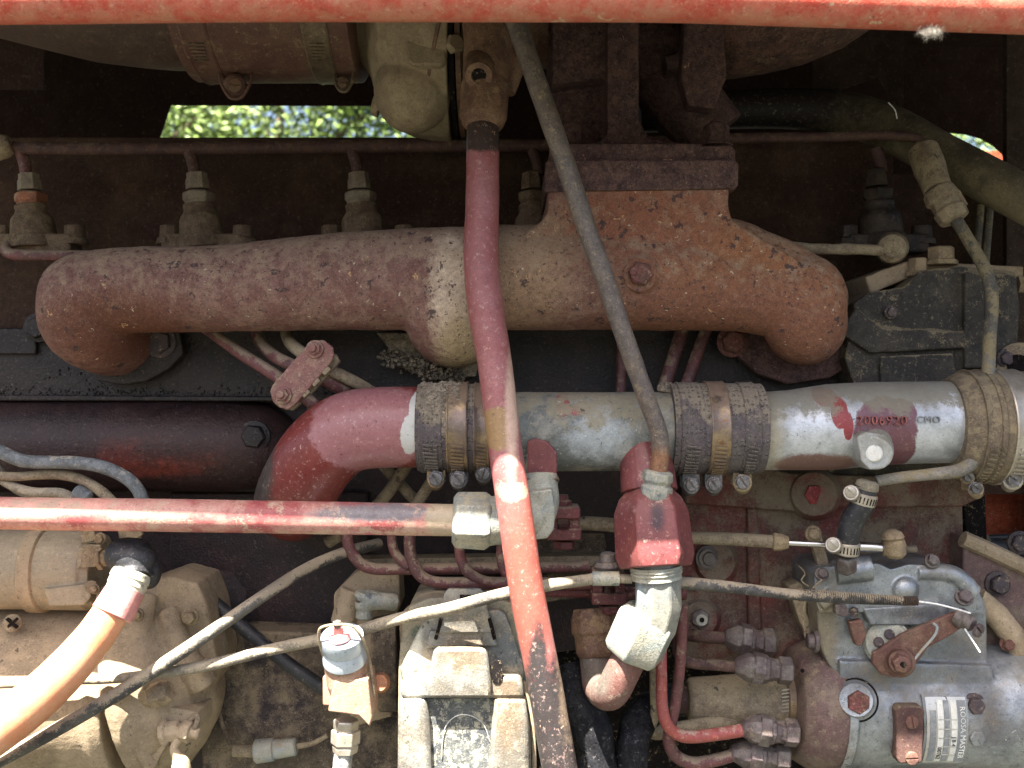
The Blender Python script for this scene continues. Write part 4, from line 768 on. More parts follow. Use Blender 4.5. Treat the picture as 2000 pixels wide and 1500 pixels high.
def clampblock(x, y, lab, mt):
    T = thing('clamp_block', lab, 'clamp', (x, y+50, 100), 'red clamp blocks on the fuel lines')
    MB().box(x-32, y-26, x+32, y-4, 70, 150).build('upper_jaw', mt, T, bevel=3); MB().box(x-34, y+16, x+34, y+38, 72, 150).build('lower_jaw', mt, T, bevel=3)
    for s_ in (-22, 20): MB().box(x+s_-10, y-8, x+s_+10, y+20, 84, 140).build('spacer', mt, T, bevel=2)
    b = MB()
    for k in range(6): b.lathe((x, y-3+k*3.4, 76), (x, y-1+k*3.4, 76), [(0, 7), (.5, 10), (1, 7)], 12)
    b.build('threaded_stud', mt, T)
    b = MB(); b.lathe((x-2, y-26, 110), (x-2, y-52, 110), [(0, 18), (.55, 18), (.6, 11), (1, 10)], 6, .3); b.build('nut', mt, T, bevel=1.5)
    b = MB(); b.lathe((x, y+38, 110), (x, y+54, 110), [(0, 22), (.8, 22), (1, 18)], 6, .3); b.build('bolt', mt, T, bevel=1.5)
clampblock(1102, 1018, 'red clamp block with a threaded stud beside the alloy elbow', m_redclamp2)
clampblock(1190, 1144, 'lower red clamp block half hidden behind the cable end', m_redclamp2)
b = MB(); b.lathe((1188, 1078, 40), (1188, 1112, 40), [(0, 8), (.1, 16), (.5, 18), (.55, 26), (.8, 30), (1, 26)], 24); solo(b, 'pivot_nut', m_union, 'dark domed nut with a wide washer over the cable end', 'nut')

# ------------------------------------------------------------------ cables across the lower left
b = MB(); b.tube([(-120, 1540, -60, 14), (0, 1484, -56, 14), (110, 1425, -50, 14), (230, 1355, -40, 14), (330, 1290, -30, 13.5), (430, 1222, -10, 12.5), (520, 1160, 30, 12), (600, 1110, 90, 11.5), (670, 1080, 150, 11), (740, 1062, 240, 11)], n=22, sub=8)
solo(b, 'black_cable', m_cable, 'black cable with flaked mud rising from the lower left corner behind the red bar', 'cable')
b = MB(); b.tube([(-100, 1338, 0, 8), (0, 1336, 0, 8.5), (180, 1326, -5, 9), (290, 1318, -12, 10), (400, 1300, 0, 11), (520, 1272, 25, 11.5), (660, 1240, 40, 12), (760, 1214, 10, 12), (870, 1190, -34, 12), (980, 1160, -60, 12), (1070, 1142, -50, 11.5), (1160, 1130, 0, 11)], n=22, sub=8, wob=3, lump=.05)
CC = thing('control_cable', 'mud-dried control cable running from the left edge to a metal end', 'cable', (700, 1240, -60)); b.build('sheath', m_cable2, CC)
b = MB(); b.lathe((1156, 1130, -2), (1210, 1130, -2), [(0, 11), (.02, 14), (.98, 14), (1, 11)], 22); b.build('ferrule', m_zinc, CC)
b = MB(); b.lathe((1210, 1130, -2), (1234, 1131, -2), [(0, 9), (1, 9)], 14); b.build('cable_end', m_cable2, CC)
b = MB(); b.tube([(380, 1150, 240, 14), (420, 1180, 220, 14), (480, 1230, 200, 14), (560, 1295, 180, 14), (640, 1350, 170, 14)], n=20, sub=6); solo(b, 'black_hose', m_blk, 'clean black hose slanting down behind the two dusty cables', 'hose')

# ------------------------------------------------------------------ starter motor, solenoid, battery cable
OFF = 40
SM = thing('starter_motor', 'dust-covered starter motor with its solenoid at the lower left', 'starter motor', (150, 1490, 140))
b = MB(); b.lathe((-300, 1345, 170), (262, 1340, 170), [(0, 165), (.93, 166), (.96, 172), (1, 168)], 72); b.build('motor_body', m_tan, SM, cast=3, disp=1)
b = MB(); b.lathe((255, 1330, 180), (420, 1290, 200), [(0, 186), (.12, 196), (.3, 190), (.5, 178), (.7, 150), (.9, 110), (1, 80)], 56)
b.prism([(240, 1210), (262, 1150), (330, 1125), (385, 1140), (405, 1190), (415, 1250), (424, 1300), (405, 1350), (330, 1370)], 90, 260)
b.tube([(330, 1190, 90, 22), (350, 1260, 60, 26), (400, 1340, 70, 30)], n=18); b.tube([(290, 1160, 80, 20), (265, 1260, 40, 22), (250, 1380, 60, 20)], n=18)
b.ball(330, 1250, 170, 110, e=(.9, .8, 1.1), n=30); b.build('nose_casting', m_tan, SM, cast=3.2, disp=3, sm_it=28)
add_hex(SM, 372, 1204, 60, 13, 14, m_tanbolt)
b = MB(); b.lathe((24, 1217, 44), (24, 1217, 34), [(0, 18), (.8, 17), (1, 13)], 24); b.build('cap_screw', m_tantube, SM)
b = MB(); b.beam((14, 1208, 31), (34, 1226, 31), 5, 6); b.beam((34, 1208, 32), (14, 1226, 32), 5, 6); b.build('cross_slot', m_gap, SM)
SO = SM
b = MB(); b.lathe((-300, 1110, 90), (72, 1112, 90), [(0, 76), (1, 77)], 56); b.build('solenoid_can', m_tan2, SM)
b = MB(); b.lathe((66, 1112, 90), (96, 1112, 90), [(0, 78), (.1, 83), (.9, 83), (1, 79)], 56); b.build('solenoid_ring', m_tan, SM)
b = MB(); b.lathe((92, 1112, 90), (200, 1114, 90), [(0, 78), (.8, 77), (.86, 72), (1, 70)], 48); b.prism([(85, 1150), (172, 1140), (178, 1165), (165, 1182), (95, 1184)], 0, 60); b.prism([(150, 1070), (180, 1066), (182, 1090), (150, 1112)], 0, 60)
b.build('solenoid_cap', m_tan2, SM, cast=2.2, disp=1)
b = MB(); b.prism([(160, 1066), (196, 1064), (198, 1106), (156, 1110)], -14, 20); b.build('terminal_block', m_tantube, SM, bevel=2)
b = MB(); b.prism([(154, 1032), (182, 1030), (188, 1058), (160, 1062)], 0, 40); b.build('terminal_block', m_tantube, SM, bevel=3)
b = MB(); b.lathe((192, 1092, -16), (222, 1088, -18), [(0, 22), (.3, 22), (.34, 16), (1, 16)], 6, .3); b.build('terminal_nut', m_tanbolt, SM, bevel=1)
b = MB(); b.lathe((196, 1166, 20), (204, 1168, 20), [(0, 24), (.9, 24), (1, 20)], 20); b.lathe((176, 1146, 10), (178, 1146, -4), [(0, 12), (1, 12)], 16); b.build('small_terminal', m_tantube, SM)
b = MB(); b.tube([(240, 1030, 30, 7), (246, 1050, 20, 8), (275, 1046, 20, 5)], n=10); b.prism([(230, 1036), (276, 1034), (278, 1044), (262, 1056), (236, 1070)], 10, 20); b.build('terminal_tab', m_tantube, SM, bevel=1)
# brackets and studs at the bottom
b = MB(); b.prism([(236, 1400), (330, 1380), (386, 1392), (386, 1428), (330, 1450), (300, 1500), (262, 1498), (236, 1440)], 20, 120); b.tube([(240, 1395, 20, 12), (262, 1450, 10, 14), (300, 1495, 30, 16)], n=14); b.build('end_bracket', m_tan, SM, cast=2.6, disp=2)
b = MB(); b.lathe((318, 1432, 10), (352, 1426, 6), [(0, 26), (.3, 28), (.4, 20), (.6, 22), (1, 20)], 8); b.lathe((350, 1426, 4), (390, 1434, 0), [(0, 14), (.2, 22), (.55, 22), (.6, 12), (.9, 12), (1, 8)], 6, .3); b.build('terminal_stud', m_tan, SM, cast=1.8, disp=1)
b = MB(); b.lathe((270, 1365, 0), (300, 1360, -6), [(0, 14), (.5, 18), (1, 18)], 6); b.lathe((298, 1360, -10), (332, 1348, -16), [(0, 25), (.7, 25), (1, 20)], 6, .2); b.build('clamp_bolt', m_tanbolt, SM, bevel=1.2)
b = MB(); b.tube([(368, 1410, 10, 6), (385, 1400, 5, 6), (380, 1424, 0, 6)], n=10); b.build('spring_clip', m_tantube, SM)
b = MB(); b.tube([(352, 1440, 0, 9), (340, 1460, -8, 8), (345, 1476, -10, 10), (352, 1490, -10, 18), (360, 1530, -10, 19)], n=16, sub=4); solo(b, 'small_lead', m_tan, 'short dusty lead hanging from the lowest stud of the starter', 'cable')
OFF = 0
BC = thing('battery_cable', 'thick orange battery cable with a black rubber boot on the solenoid', 'cable', (120, 1300, -120))
b = MB(); b.tube([(240, 1160, -66, 33), (214, 1200, -84, 35), (180, 1250, -100, 38), (120, 1318, -118, 42), (50, 1382, -130, 45), (-30, 1440, -140, 48), (-160, 1520, -150, 50)], n=40, sub=8); b.build('orange_jacket', m_orange, BC)
b = MB(); b.lathe((248, 1148, -64), (218, 1202, -84), [(0, 36), (.3, 38), (.95, 41), (1, 36)], 40); b.build('pink_sleeve', m_pink, BC)
b = MB(); b.lathe((258, 1118, -50), (238, 1168, -70), [(0, 36), (.1, 38), (.3, 39), (.32, 37), (.55, 38), (.58, 36.5), (.9, 37), (1, 36)], 40); b.build('grey_tape', m_tape, BC)
b = MB(); b.tube([(222, 1092, -22, 26), (240, 1086, -30, 36), (262, 1092, -34, 42), (280, 1100, -34, 36), (292, 1108, -30, 24)], n=28, sub=5); b.tube([(262, 1090, -34, 30), (262, 1128, -52, 35)], n=28); b.ball(292, 1118, -22, 28, e=(.8, .9, 1.2)); b.build('rubber_boot', m_blk, BC, cast=2.2, disp=2, sm_it=8)

# connector and lead on the plate
b = MB(); b.lathe((498, 1468, 250), (580, 1458, 250), [(0, 20), (.04, 23), (.44, 22), (.47, 18), (.5, 19), (.96, 17), (1, 13)], 26); solo(b, 'plug_connector', m_plug, 'blue grey cylindrical plug connector lying against the dusty plate', 'connector')
b = MB(); b.tube([(456, 1466, 252, 12), (500, 1467, 252, 12), (570, 1460, 250, 9), (578, 1458, 250, 6), (610, 1452, 250, 5), (640, 1436, 250, 5)], n=10); solo(b, 'lead_wire', m_tantube, 'short dusty wire running through the blue grey plug connector', 'wire')
b = MB(); b.tube([(430, 1310, 262, 4), (428, 1360, 262, 4), (430, 1400, 262, 4), (450, 1455, 258, 4)], n=8); solo(b, 'lead_wire', m_tandk, 'thin wire drooping down the left side of the dusty plate', 'wire')

# ------------------------------------------------------------------ tan casting with elbow, cap valve
TC = thing('filter_head', 'tan dusty casting with a small elbow behind the capped valve', 'casting', (715, 1400, 180))
b = MB(); b.prism([(652, 1160), (690, 1120), (712, 1108), (780, 1120), (782, 1180), (760, 1240), (765, 1400), (690, 1420), (652, 1280)], 200, 290); b.tube([(690, 1150, 200, 26), (668, 1220, 200, 24)], n=14); b.build('casting_body', m_tan, TC, cast=3.4, disp=3)
b = MB(); b.lathe((715, 1156, 160), (712, 1172, 160), [(0, 18), (.5, 23), (1, 20)], 20); b.tube([(716, 1172, 160, 22), (745, 1174, 165, 17), (772, 1176, 180, 17)], n=18); b.lathe((712, 1175, 160), (710, 1210, 160), [(0, 20), (.3, 19), (.5, 15), (.9, 16), (1, 12)], 12); b.build('elbow', m_zinc, TC, cast=1.8, disp=.8)
b = MB(); b.prism([(725, 1210), (772, 1200), (776, 1392), (740, 1392), (722, 1320)], 180, 260); b.build('side_plate', m_tandk, TC, bevel=4)
OFF = 45
CV = thing('capped_valve', 'upright brassy valve with a pale blue round cap and wire bail', 'valve', (680, 1420, -40))
b = MB(); b.prism([(652, 1330), (718, 1326), (727, 1400), (722, 1420), (700, 1398), (640, 1390), (644, 1368)], -80, 20); b.build('base_block', m_valve, CV, bevel=3)
b = MB(); b.lathe((674, 1290, -40), (684, 1380, -40), [(0, 42), (.2, 41), (.5, 40), (.75, 34), (1, 32)], 36); b.build('valve_body', m_valve, CV, cast=2.2, disp=1)
b = MB(); b.lathe((668, 1240, -75), (674, 1292, -48), [(0, 30), (.04, 41), (.42, 43), (.5, 40), (.56, 42), (.94, 43), (1, 38)], 44); b.build('cap', m_valvecap, CV, bevel=0)
b = MB(); b.lathe((660, 1224, -92), (664, 1248, -86), [(0, 9), (.5, 10), (.6, 20), (1, 22)], 22); b.build('cap_button', m_pink, CV)
b = MB(); b.lathe((658, 1214, -96), (660, 1226, -93), [(0, 8), (1, 8)], 8); b.build('cap_screw', m_screw, CV)
b = MB(); b.tube([(640, 1302, -60, 3), (626, 1262, -84, 3), (624, 1230, -100, 3), (640, 1222, -104, 3), (672, 1220, -104, 3), (692, 1226, -102, 3), (712, 1258, -84, 3), (724, 1300, -56, 3), (730, 1360, -40, 4)], n=10, sub=6); b.build('wire_bail', m_tantube, CV)
b = MB(); b.prism([(630, 1322), (652, 1318), (656, 1380), (630, 1378)], -10, 30); b.build('side_ear', m_valve, CV, bevel=3)
b = MB(); b.lathe((745, 1332, 60), (741, 1334, 20), [(0, 18), (.6, 20), (1, 15)], 24); b.build('side_screw', M('orange_screw', (.5, .23, .13), da=.3), CV)
b = MB(); b.lathe((676, 1404, -34), (674, 1470, -34), [(0, 22), (.04, 25), (.26, 25), (.3, 23), (.34, 29), (.72, 29), (.76, 24), (.8, 26), (1, 24)], 6, .45); b.build('hex_union', m_clampb, CV, bevel=1.6)
b = MB(); b.tube([(672, 1462, -34, 18), (668, 1500, -34, 18.5), (664, 1600, -34, 18.5)], n=28); solo(b, 'braided_hose', m_braid, 'light braided line leaving the bottom of the capped valve', 'hose')

# ------------------------------------------------------------------ fuel filter with bail frame
OFF = 70
FF = thing('fuel_filter', 'fuel filter in a grey stamped frame with a window and a clip on top', 'fuel filter', (905, 1560, -60))
b = MB(); b.prism([(785, 1215), (800, 1185), (840, 1168), (965, 1168), (1000, 1178), (1020, 1220), (1034, 1330), (1042, 1700), (774, 1700), (778, 1300)], -30, 200); b.build('filter_can', m_filtbody, FF, cast=3, disp=1, sm_it=8)
b = MB(); b.prism([(832, 1200), (845, 1192), (975, 1192), (988, 1200), (1012, 1268), (1024, 1310), (1020, 1330), (785, 1330), (780, 1308), (800, 1268)], -52, -26); b.build('frame_top', m_filt, FF, bevel=4)
fr = [(786, 1322), (1018, 1322), (1030, 1400), (1034, 1700), (776, 1700), (778, 1370)]
b = MB(); b.prism([(786, 1322), (1018, 1322), (1026, 1366), (781, 1366)], -84, -46); b.build('frame_bridge', m_filt, FF, bevel=9)
b = MB(); b.prism([(781, 1364), (830, 1364), (838, 1400), (844, 1560), (844, 1700), (774, 1700), (777, 1400)], -84, -46); b.build('frame_side', m_filt, FF, bevel=9)
b = MB(); b.prism([(964, 1364), (1026, 1364), (1034, 1430), (1036, 1700), (950, 1700), (954, 1500)], -84, -46); b.build('frame_side', m_filt, FF, bevel=9)
b = MB(); b.prism([(832, 1364), (966, 1364), (962, 1700), (838, 1700)], -62, -40); b.build('label_panel', m_label, FF)
b = MB(); b.tube([(862+0, 1480, -66, 1.0), (870, 1420, -66, 1.0), (900, 1396, -66, 1), (940, 1410, -66, 1), (958, 1450, -66, 1)], n=6); b.build('label_ring', m_plate, FF)
b = MB(); b.prism([(846, 1272), (855, 1266), (942, 1266), (952, 1274), (960, 1340), (958, 1364), (836, 1364), (834, 1340)], -98, -80); b.build('raised_plate', m_filt, FF, bevel=8)
b = MB(); b.prism([(840, 1232), (965, 1232), (972, 1262), (830, 1266)], -62, -50); b.build('step_plate', m_filt, FF, bevel=3)
b = MB(); b.prism([(868, 1158), (876, 1150), (938, 1150), (946, 1158), (962, 1236), (850, 1236)], -70, -58); b.build('spring_clip', m_filt, FF, bevel=2)
b = MB(); b.prism([(898, 1162), (924, 1162), (924, 1170), (898, 1170)], -73, -69); b.build('clip_slot', m_gap, FF, bevel=1)
for x0, x1 in ((862, 851), (956, 966)):
    b = MB(); b.beam((x0, 1208, -72), (x1, 1248, -66), 7, 8); b.build('frame_slot', m_gap, FF, bevel=1)
b = MB(); b.prism([(960, 1296), (965, 1290), (976, 1290), (981, 1296), (981, 1328), (976, 1335), (966, 1335), (961, 1328)], -87, -82); b.build('frame_slot', m_gap, FF, bevel=1)
b = MB(); b.tube([(1022, 1330, -40, 5), (1040, 1420, -44, 5), (1044, 1600, -44, 5)], n=10); b.build('bail_wire', m_tan, FF); b = MB(); b.tube([(786, 1260, -20, 5), (790, 1200, 0, 5), (830, 1172, 0, 5), (865, 1170, 0, 5)], n=10); b.build('bail_wire', m_tan, FF)

# ------------------------------------------------------------------ black wrapped pipes at the bottom centre
OFF = 0
b = MB(); b.tube([(1170, 1700, 120, 40), (1168, 1560, 120, 40), (1160, 1440, 130, 38), (1130, 1360, 150, 34), (1120, 1300, 180, 30)], n=28, sub=8, lump=.12); solo(b, 'foam_pipe', m_foam, 'rough black tar-covered pipe right behind the lower end of the red pipe', 'pipe')
b = MB(); b.tube([(1240, 1700, 140, 34), (1230, 1560, 140, 34), (1236, 1450, 150, 33), (1255, 1400, 190, 32), (1290, 1372, 260, 31), (1330, 1366, 340, 30)], n=28, sub=8, lump=.1); solo(b, 'foam_pipe', m_foam, 'black pipe curving right from the bottom below the hooked brown pipe', 'pipe')

# ------------------------------------------------------------------ injection pump
OFF = 60
PU = thing('injection_pump', 'grey alloy fuel injection pump with lever, plugs and nameplate at the lower right', 'injection pump', (1800, 1500, 220))
b = MB()
b.lathe((1618, 1378, 210), (2150, 1378, 210), [(0, 112), (.02, 118), (.5, 120), (.62, 128), (.7, 150), (.76, 190), (1, 200)], 64)
b.prism([(1592, 1130), (1905, 1130), (1928, 1190), (1930, 1318), (1900, 1360), (1660, 1360), (1620, 1300), (1600, 1260)], 112, 320)
b.prism([(1640, 1290), (1940, 1300), (1950, 1400), (1640, 1400)], 100, 300)
b.box(1690, 1470, 1780, 1520, 150, 280)
b.build('pump_body', m_pump, PU, cast=3, disp=1.5, sm_it=10)
b = MB(); b.prism([(1590, 1120), (1604, 1108), (1680, 1102), (1716, 1100), (1740, 1112), (1776, 1102), (1850, 1106), (1880, 1114), (1890, 1126), (1924, 1176), (1924, 1200), (1600, 1196), (1592, 1170)], 88, 320)
b.ball(1766, 1150, 92, 27, e=(1, .8, .95), n=20); b.tube([(1630, 1118, 96, 24), (1700, 1108, 96, 26)], n=20); b.tube([(1790, 1118, 96, 15), (1860, 1122, 96, 18), (1900, 1160, 96, 20)], n=18); b.lathe((1650, 1098, 140), (1650, 1116, 140), [(0, 26), (1, 30)], 28)
b.tube([(1625, 1160, 92, 18), (1600, 1180, 92, 16)], n=14)
b.build('top_cover', m_pump, PU, cast=2.4, disp=1, sm_it=4)
b = MB(); b.prism([(1685, 1188), (1850, 1178), (1852, 1205), (1835, 1222), (1700, 1222)], 84, 120); b.build('cover_lip', m_pump, PU, bevel=4)
for x, y, r_ in ((1605, 1122, 13), (1883, 1166, 17), (1820, 1096, 14)):
    add_hex(PU, x, y, 84, r_*.8, 10, m_union, 'cap_screw', ax=(0, -1, .5), washer=True)
# pump head disc with rim
b = MB(); b.lathe((1540, 1372, 200), (1628, 1376, 205), [(0, 96), (.04, 104), (.3, 117), (.34, 119), (.9, 121), (.95, 119), (1, 112)], 72); b.build('pump_head', m_pumpring, PU)
b = MB(); b.lathe((1620, 1377, 207), (1640, 1378, 207), [(0, 124), (.3, 126), (.7, 126), (1, 120)], 72); b.build('head_flange', m_pump, PU)
for x, y in ((1567, 1310), (1575, 1420)):
    b = MB(); b.lathe((x, y, 108), (x, y, 92), [(0, 4), (1, 4)], 12); b.build('pin_hole', m_gap, PU)
# round plug with recess ring
b = MB(); b.lathe((1672, 1367, 90), (1672, 1367, 66), [(0, 39), (.5, 38), (.7, 33), (1, 31)], 48); b.build('plug_ring', m_pump, PU)
b = MB(); b.lathe((1672, 1367, 84), (1672, 1367, 80), [(0, 42), (1, 41)], 48); b.build('recess_ring', m_gap, PU)
add_hex(PU, 1675, 1370, 67, 23, 13, m_rustbolt, 'plug_bolt', washer=False)
b = MB(); b.prism([(1750, 1388), (1756, 1380), (1800, 1380), (1806, 1388), (1802, 1490), (1756, 1492), (1752, 1480)], 56, 92); b.build('timing_cover', m_rtubedk, PU, bevel=3)
for y in (1410, 1480):
    b = MB(); slot_screw(b, 1780, y, 56, 13, 6, .2 if y < 1450 else 1.6); b.build('cover_screw', m_lever, PU, bevel=.6)
# nameplate, curved round the body
def curved(x0, x1, ya, yb, rad, name, mat, thick=1.2, n=14, par=PU):
    b = MB(); cy = 1378; k = S(90); ax = P(0, cy, 210).z; yc = (210+OFF)*U; R_ = rad*S(210)
    def ang(py): return math.asin(max(-1, min(1, (P(0, py, 95).z-ax)/R_)))
    a0, a1 = ang(ya), ang(yb)
    for i in range(n+1):
        a = a0+(a1-a0)*i/n
        for x in (x0, x1):
            for t in (0, thick*U): r2 = R_+t; b.v.append(Vector((P(x, cy, 90).x, yc-math.cos(a)*r2, ax+math.sin(a)*r2)))
    for i in range(n):
        o = i*4
        b.f += [(o+1, o+3, o+7, o+5), (o, o+4, o+6, o+2), (o, o+1, o+5, o+4), (o+2, o+6, o+7, o+3)]
    b.f += [(0, 2, 3, 1), (n*4, n*4+1, n*4+3, n*4+2)]
    return b.build(name, mat, par)
curved(1797, 1884, 1352, 1492, 123, 'nameplate_rim', m_pump, 2)
curved(1802, 1880, 1357, 1488, 125.4, 'nameplate', m_plate, 1)
for x0, x1, mt, ya, yb in ((1823, 1834, m_stripe, 1362, 1484), (1836, 1846, m_dkstripe, 1362, 1484), (1849, 1860, m_stripe, 1362, 1484), (1808, 1820, m_dkstripe, 1380, 1484)):
    curved(x0, x1, ya, yb, 126.8, 'print_stripe', mt, .5)
for k_ in range(5): curved(1824, 1861, 1396+k_*18, 1398+k_*18, 127.4, 'print_line', m_plate, .5, 2)
def plate_text(txt, px, py, size, mat, sx=1.0):
    cu = bpy.data.curves.new('lettering', 'FONT'); cu.body = txt; cu.size = size*U*1.05; cu.extrude = .25*U; cu.align_x = 'CENTER'; cu.align_y = 'CENTER'; cu.resolution_u = 2
    to = bpy.data.objects.new('tmp_text', cu); COL.objects.link(to); bpy.context.view_layer.update()
    me = bpy.data.meshes.new_from_object(to.evaluated_get(bpy.context.evaluated_depsgraph_get())); bpy.data.objects.remove(to)
    ax = P(0, 1378, 210).z; yc = (210+OFF)*U; R_ = 128*S(210); a0 = math.asin((P(0, py, 95).z-ax)/R_)
    for v in me.vertices:
        x, y, z = v.co; a = a0-x*sx/R_; v.co = Vector((P(px, py, 90).x+y, yc-math.cos(a)*(R_+z), ax+math.sin(a)*(R_+z)))
    c3 = sum((v.co for v in me.vertices), Vector())/len(me.vertices)
    for v in me.vertices: v.co -= c3
    me.materials.append(mat); o = bpy.data.objects.new('lettering', me); COL.objects.link(o); o.parent = PU; o.location = c3-WL[PU.name]; WL[o.name] = c3
curved(1862, 1879, 1362, 1486, 126.4, 'print_stripe', m_dkstripe, .5)
plate_text('ROOSA MASTER', 1871, 1426, 15, m_print, 1.02); plate_text('00762', 1828, 1466, 12, m_gap); plate_text('J B 4', 1854, 1440, 11, m_gap)
b = MB(); b.lathe((1845, 1364, 84), (1845, 1364, 79), [(0, 5), (1, 4)], 12); b.build('plate_rivet', m_bolt, PU)
add_hex(PU, 1902, 1376, 88, 17, 14, m_bolt, 'plug_bolt'); add_hex(PU, 1906, 1440, 84, 17, 8, m_pump, 'plug_bolt')
# throttle lever assembly
b = MB(); b.lathe((1733, 1255, 104), (1733, 1255, 84), [(0, 46), (.6, 46), (.75, 42), (1, 40)], 44); b.build('lever_disc', m_zinc, PU)
for x, y in ((1737, 1239), (1716, 1254)):
    b = MB(); b.lathe((x, y, 86), (x, y, 80), [(0, 10), (.7, 10), (1, 8)], 16); b.build('disc_hole', m_bolt, PU)
b = MB(); b.prism([(1720, 1268), (1760, 1240), (1836, 1208), (1868, 1195), (1888, 1200), (1886, 1222), (1860, 1240), (1812, 1266), (1796, 1290), (1778, 1312), (1748, 1324), (1722, 1318), (1704, 1296), (1706, 1274)], 58, 72); b.build('throttle_lever', m_lever, PU, bevel=3)
b = MB(); b.prism([(1658, 1216), (1684, 1210), (1694, 1238), (1684, 1262), (1672, 1262)], 70, 92); b.build('stop_lever', m_lever, PU, bevel=3)
b = MB(); b.lathe((1756, 1292, 60), (1757, 1293, 30), [(0, 31), (.3, 30), (.5, 24), (.6, 24), (1, 20)], 28); b.lathe((1757, 1293, 36), (1763, 1298, 14), [(0, 19), (.9, 18), (1, 14)], 6, .3); b.build('lever_shaft', m_lever, PU, bevel=1)
b = MB(); b.lathe((1764, 1298, 14), (1764, 1299, 12), [(0, 6), (1, 6)], 12); b.build('shaft_hole', m_gap, PU)
b = MB(); b.lathe((1872, 1204, 60), (1900, 1222, 34), [(0, 20), (.4, 19), (.5, 15), (.9, 15), (1, 12)], 20); b.build('lever_clevis', m_union, PU)
b = MB(); slot_screw(b, 1908, 1230, 30, 14, 8, .9, ax=(.6, -1, -.3)); b.build('clevis_screw', m_union, PU, bevel=.5)
b = MB(); b.tube([(1784, 1290, 46, 2.6), (1802, 1268, 44, 2.6), (1826, 1240, 42, 2.6), (1830, 1224, 42, 2.6), (1822, 1217, 44, 2.6)], n=8, sub=6); b.build('lever_spring', m_plug, PU)
b = MB(); b.prism([(1632, 1182), (1652, 1180), (1660, 1200), (1648, 1206), (1632, 1200)], 70, 100); b.build('stop_lug', m_union, PU, bevel=2); b = MB(); b.lathe((1668, 1192, 84), (1669, 1200, 70), [(0, 9), (1, 8)], 6); b.build('stop_screw', m_bolt, PU)
# side bolt with washer and lock wire
b = MB(); b.lathe((1575, 1252, 110), (1596, 1252, 110), [(0, 12), (.1, 15), (.6, 15), (.62, 22), (1, 22)], 10); b.build('side_bolt', m_union, PU, bevel=1)
b = MB(); b.tube([(1606, 1132, 76, 2), (1580, 1160, 80, 2), (1570, 1200, 90, 2), (1572, 1245, 100, 2)], n=6, wob=6); b.build('lock_wire', m_tantube, PU)
b = MB(); b.prism([(1540, 1145), (1560, 1137), (1580, 1150), (1576, 1196), (1590, 1230), (1600, 1252), (1582, 1250), (1562, 1215)], 180, 240); b.build('mount_lug', m_tantube, PU, bevel=4)

# unions and lines into the pump head
UL = [(1420, 1500, 1247, 190, 'union nut at the back, topmost on the pump head'), (1440, 1534, 1303, 104, 'greasy union nut, second from the top on the pump head'), (1452, 1546, 1424, 90, 'union nut half in sunlight on the pump head'), (1432, 1528, 1472, 120, 'lowest union nut on the pump head, cut by the bottom edge')]
for i, (x0, x1, y, d, l) in enumerate(UL):
    T = thing('union_nut', l, 'union nut', ((x0+x1)/2, y+24, d), 'union nuts on the pump head')
    w = x1-x0; tl = 8
    b = MB(); b.lathe((x0-6, y-3, d), (x0+w*.76, y+tl*.7, d), [(0, 12), (.08, 18), (.3, 27), (.34, 28), (.82, 28), (.86, 24), (1, 22)], 8, .3+i); b.lathe((x0+w*.3, y, d), (x0+w*.55, y+4, d), [(0, 30), (.1, 32), (.9, 32), (1, 28)], 6, .1+i); b.build('nut_body', m_union, T, bevel=1.6)
    b = MB(); b.lathe((x0+w*.74, y+5, d), (x1+12, y+tl, d), [(0, 22), (.25, 22), (.3, 27), (.9, 28), (1, 24)], 6, .5+i); b.build('base_hex', m_union, T, bevel=1.4)
b = MB(); b.tube([(1230, 1225, 260, 12), (1330, 1238, 230, 12), (1370, 1243, 200, 12), (1425, 1247, 190, 12)], n=18, sub=6); solo(b, 'fuel_line', m_rtubedk, 'dark grey line entering the topmost union nut of the pump head', 'fuel line')
b = MB(); b.tube([(1325, 1180, 60, 10.5), (1322, 1240, 70, 10.5), (1326, 1278, 80, 10.5), (1350, 1294, 95, 11), (1400, 1299, 104, 11), (1446, 1304, 104, 11)], n=18, sub=7); solo(b, 'fuel_line', m_rtubedk, 'grimy line curving into the second union nut of the pump head', 'fuel line')
b = MB(); b.tube([(1292, 1230, 60, 10.5), (1292, 1330, 40, 11), (1294, 1385, 40, 11.5), (1306, 1420, 50, 12), (1336, 1438, 60, 12.5), (1400, 1434, 80, 12.5), (1462, 1424, 90, 12.5)], n=20, sub=8); solo(b, 'fuel_line', m_redtube, 'sunlit orange red line curving right into the bright union nut', 'fuel line')
b = MB(); b.tube([(1334, 1180, 40, 10), (1330, 1280, 50, 10.5), (1318, 1380, 66, 11), (1306, 1440, 76, 12), (1318, 1474, 90, 12.5), (1352, 1490, 104, 12.5), (1400, 1484, 116, 12.5), (1440, 1472, 120, 12)], n=20, sub=8); solo(b, 'fuel_line', m_rtube, 'dark red line running down beside the orange one to the lowest union nut', 'fuel line')
b = MB(); b.tube([(1276, 1230, 90, 7), (1276, 1340, 90, 7), (1278, 1400, 100, 9), (1268, 1420, 110, 15), (1284, 1430, 130, 15), (1340, 1420, 160, 13), (1440, 1404, 190, 13)], n=18, sub=7); solo(b, 'fuel_line', m_tantube, 'thin line with a dusty flared bend behind the orange red line', 'fuel line')
DB = thing('drive_boot', 'tan mud-coated boot clamped to the left face of the pump', 'boot', (1460, 1410, 230))
b = MB(); b.lathe((1342, 1366, 220), (1560, 1366, 215), [(0, 36), (.03, 42), (.2, 44), (.5, 50), (.75, 56), (1, 58)], 40); b.build('boot_body', m_tantube, DB, cast=2.6, disp=2)
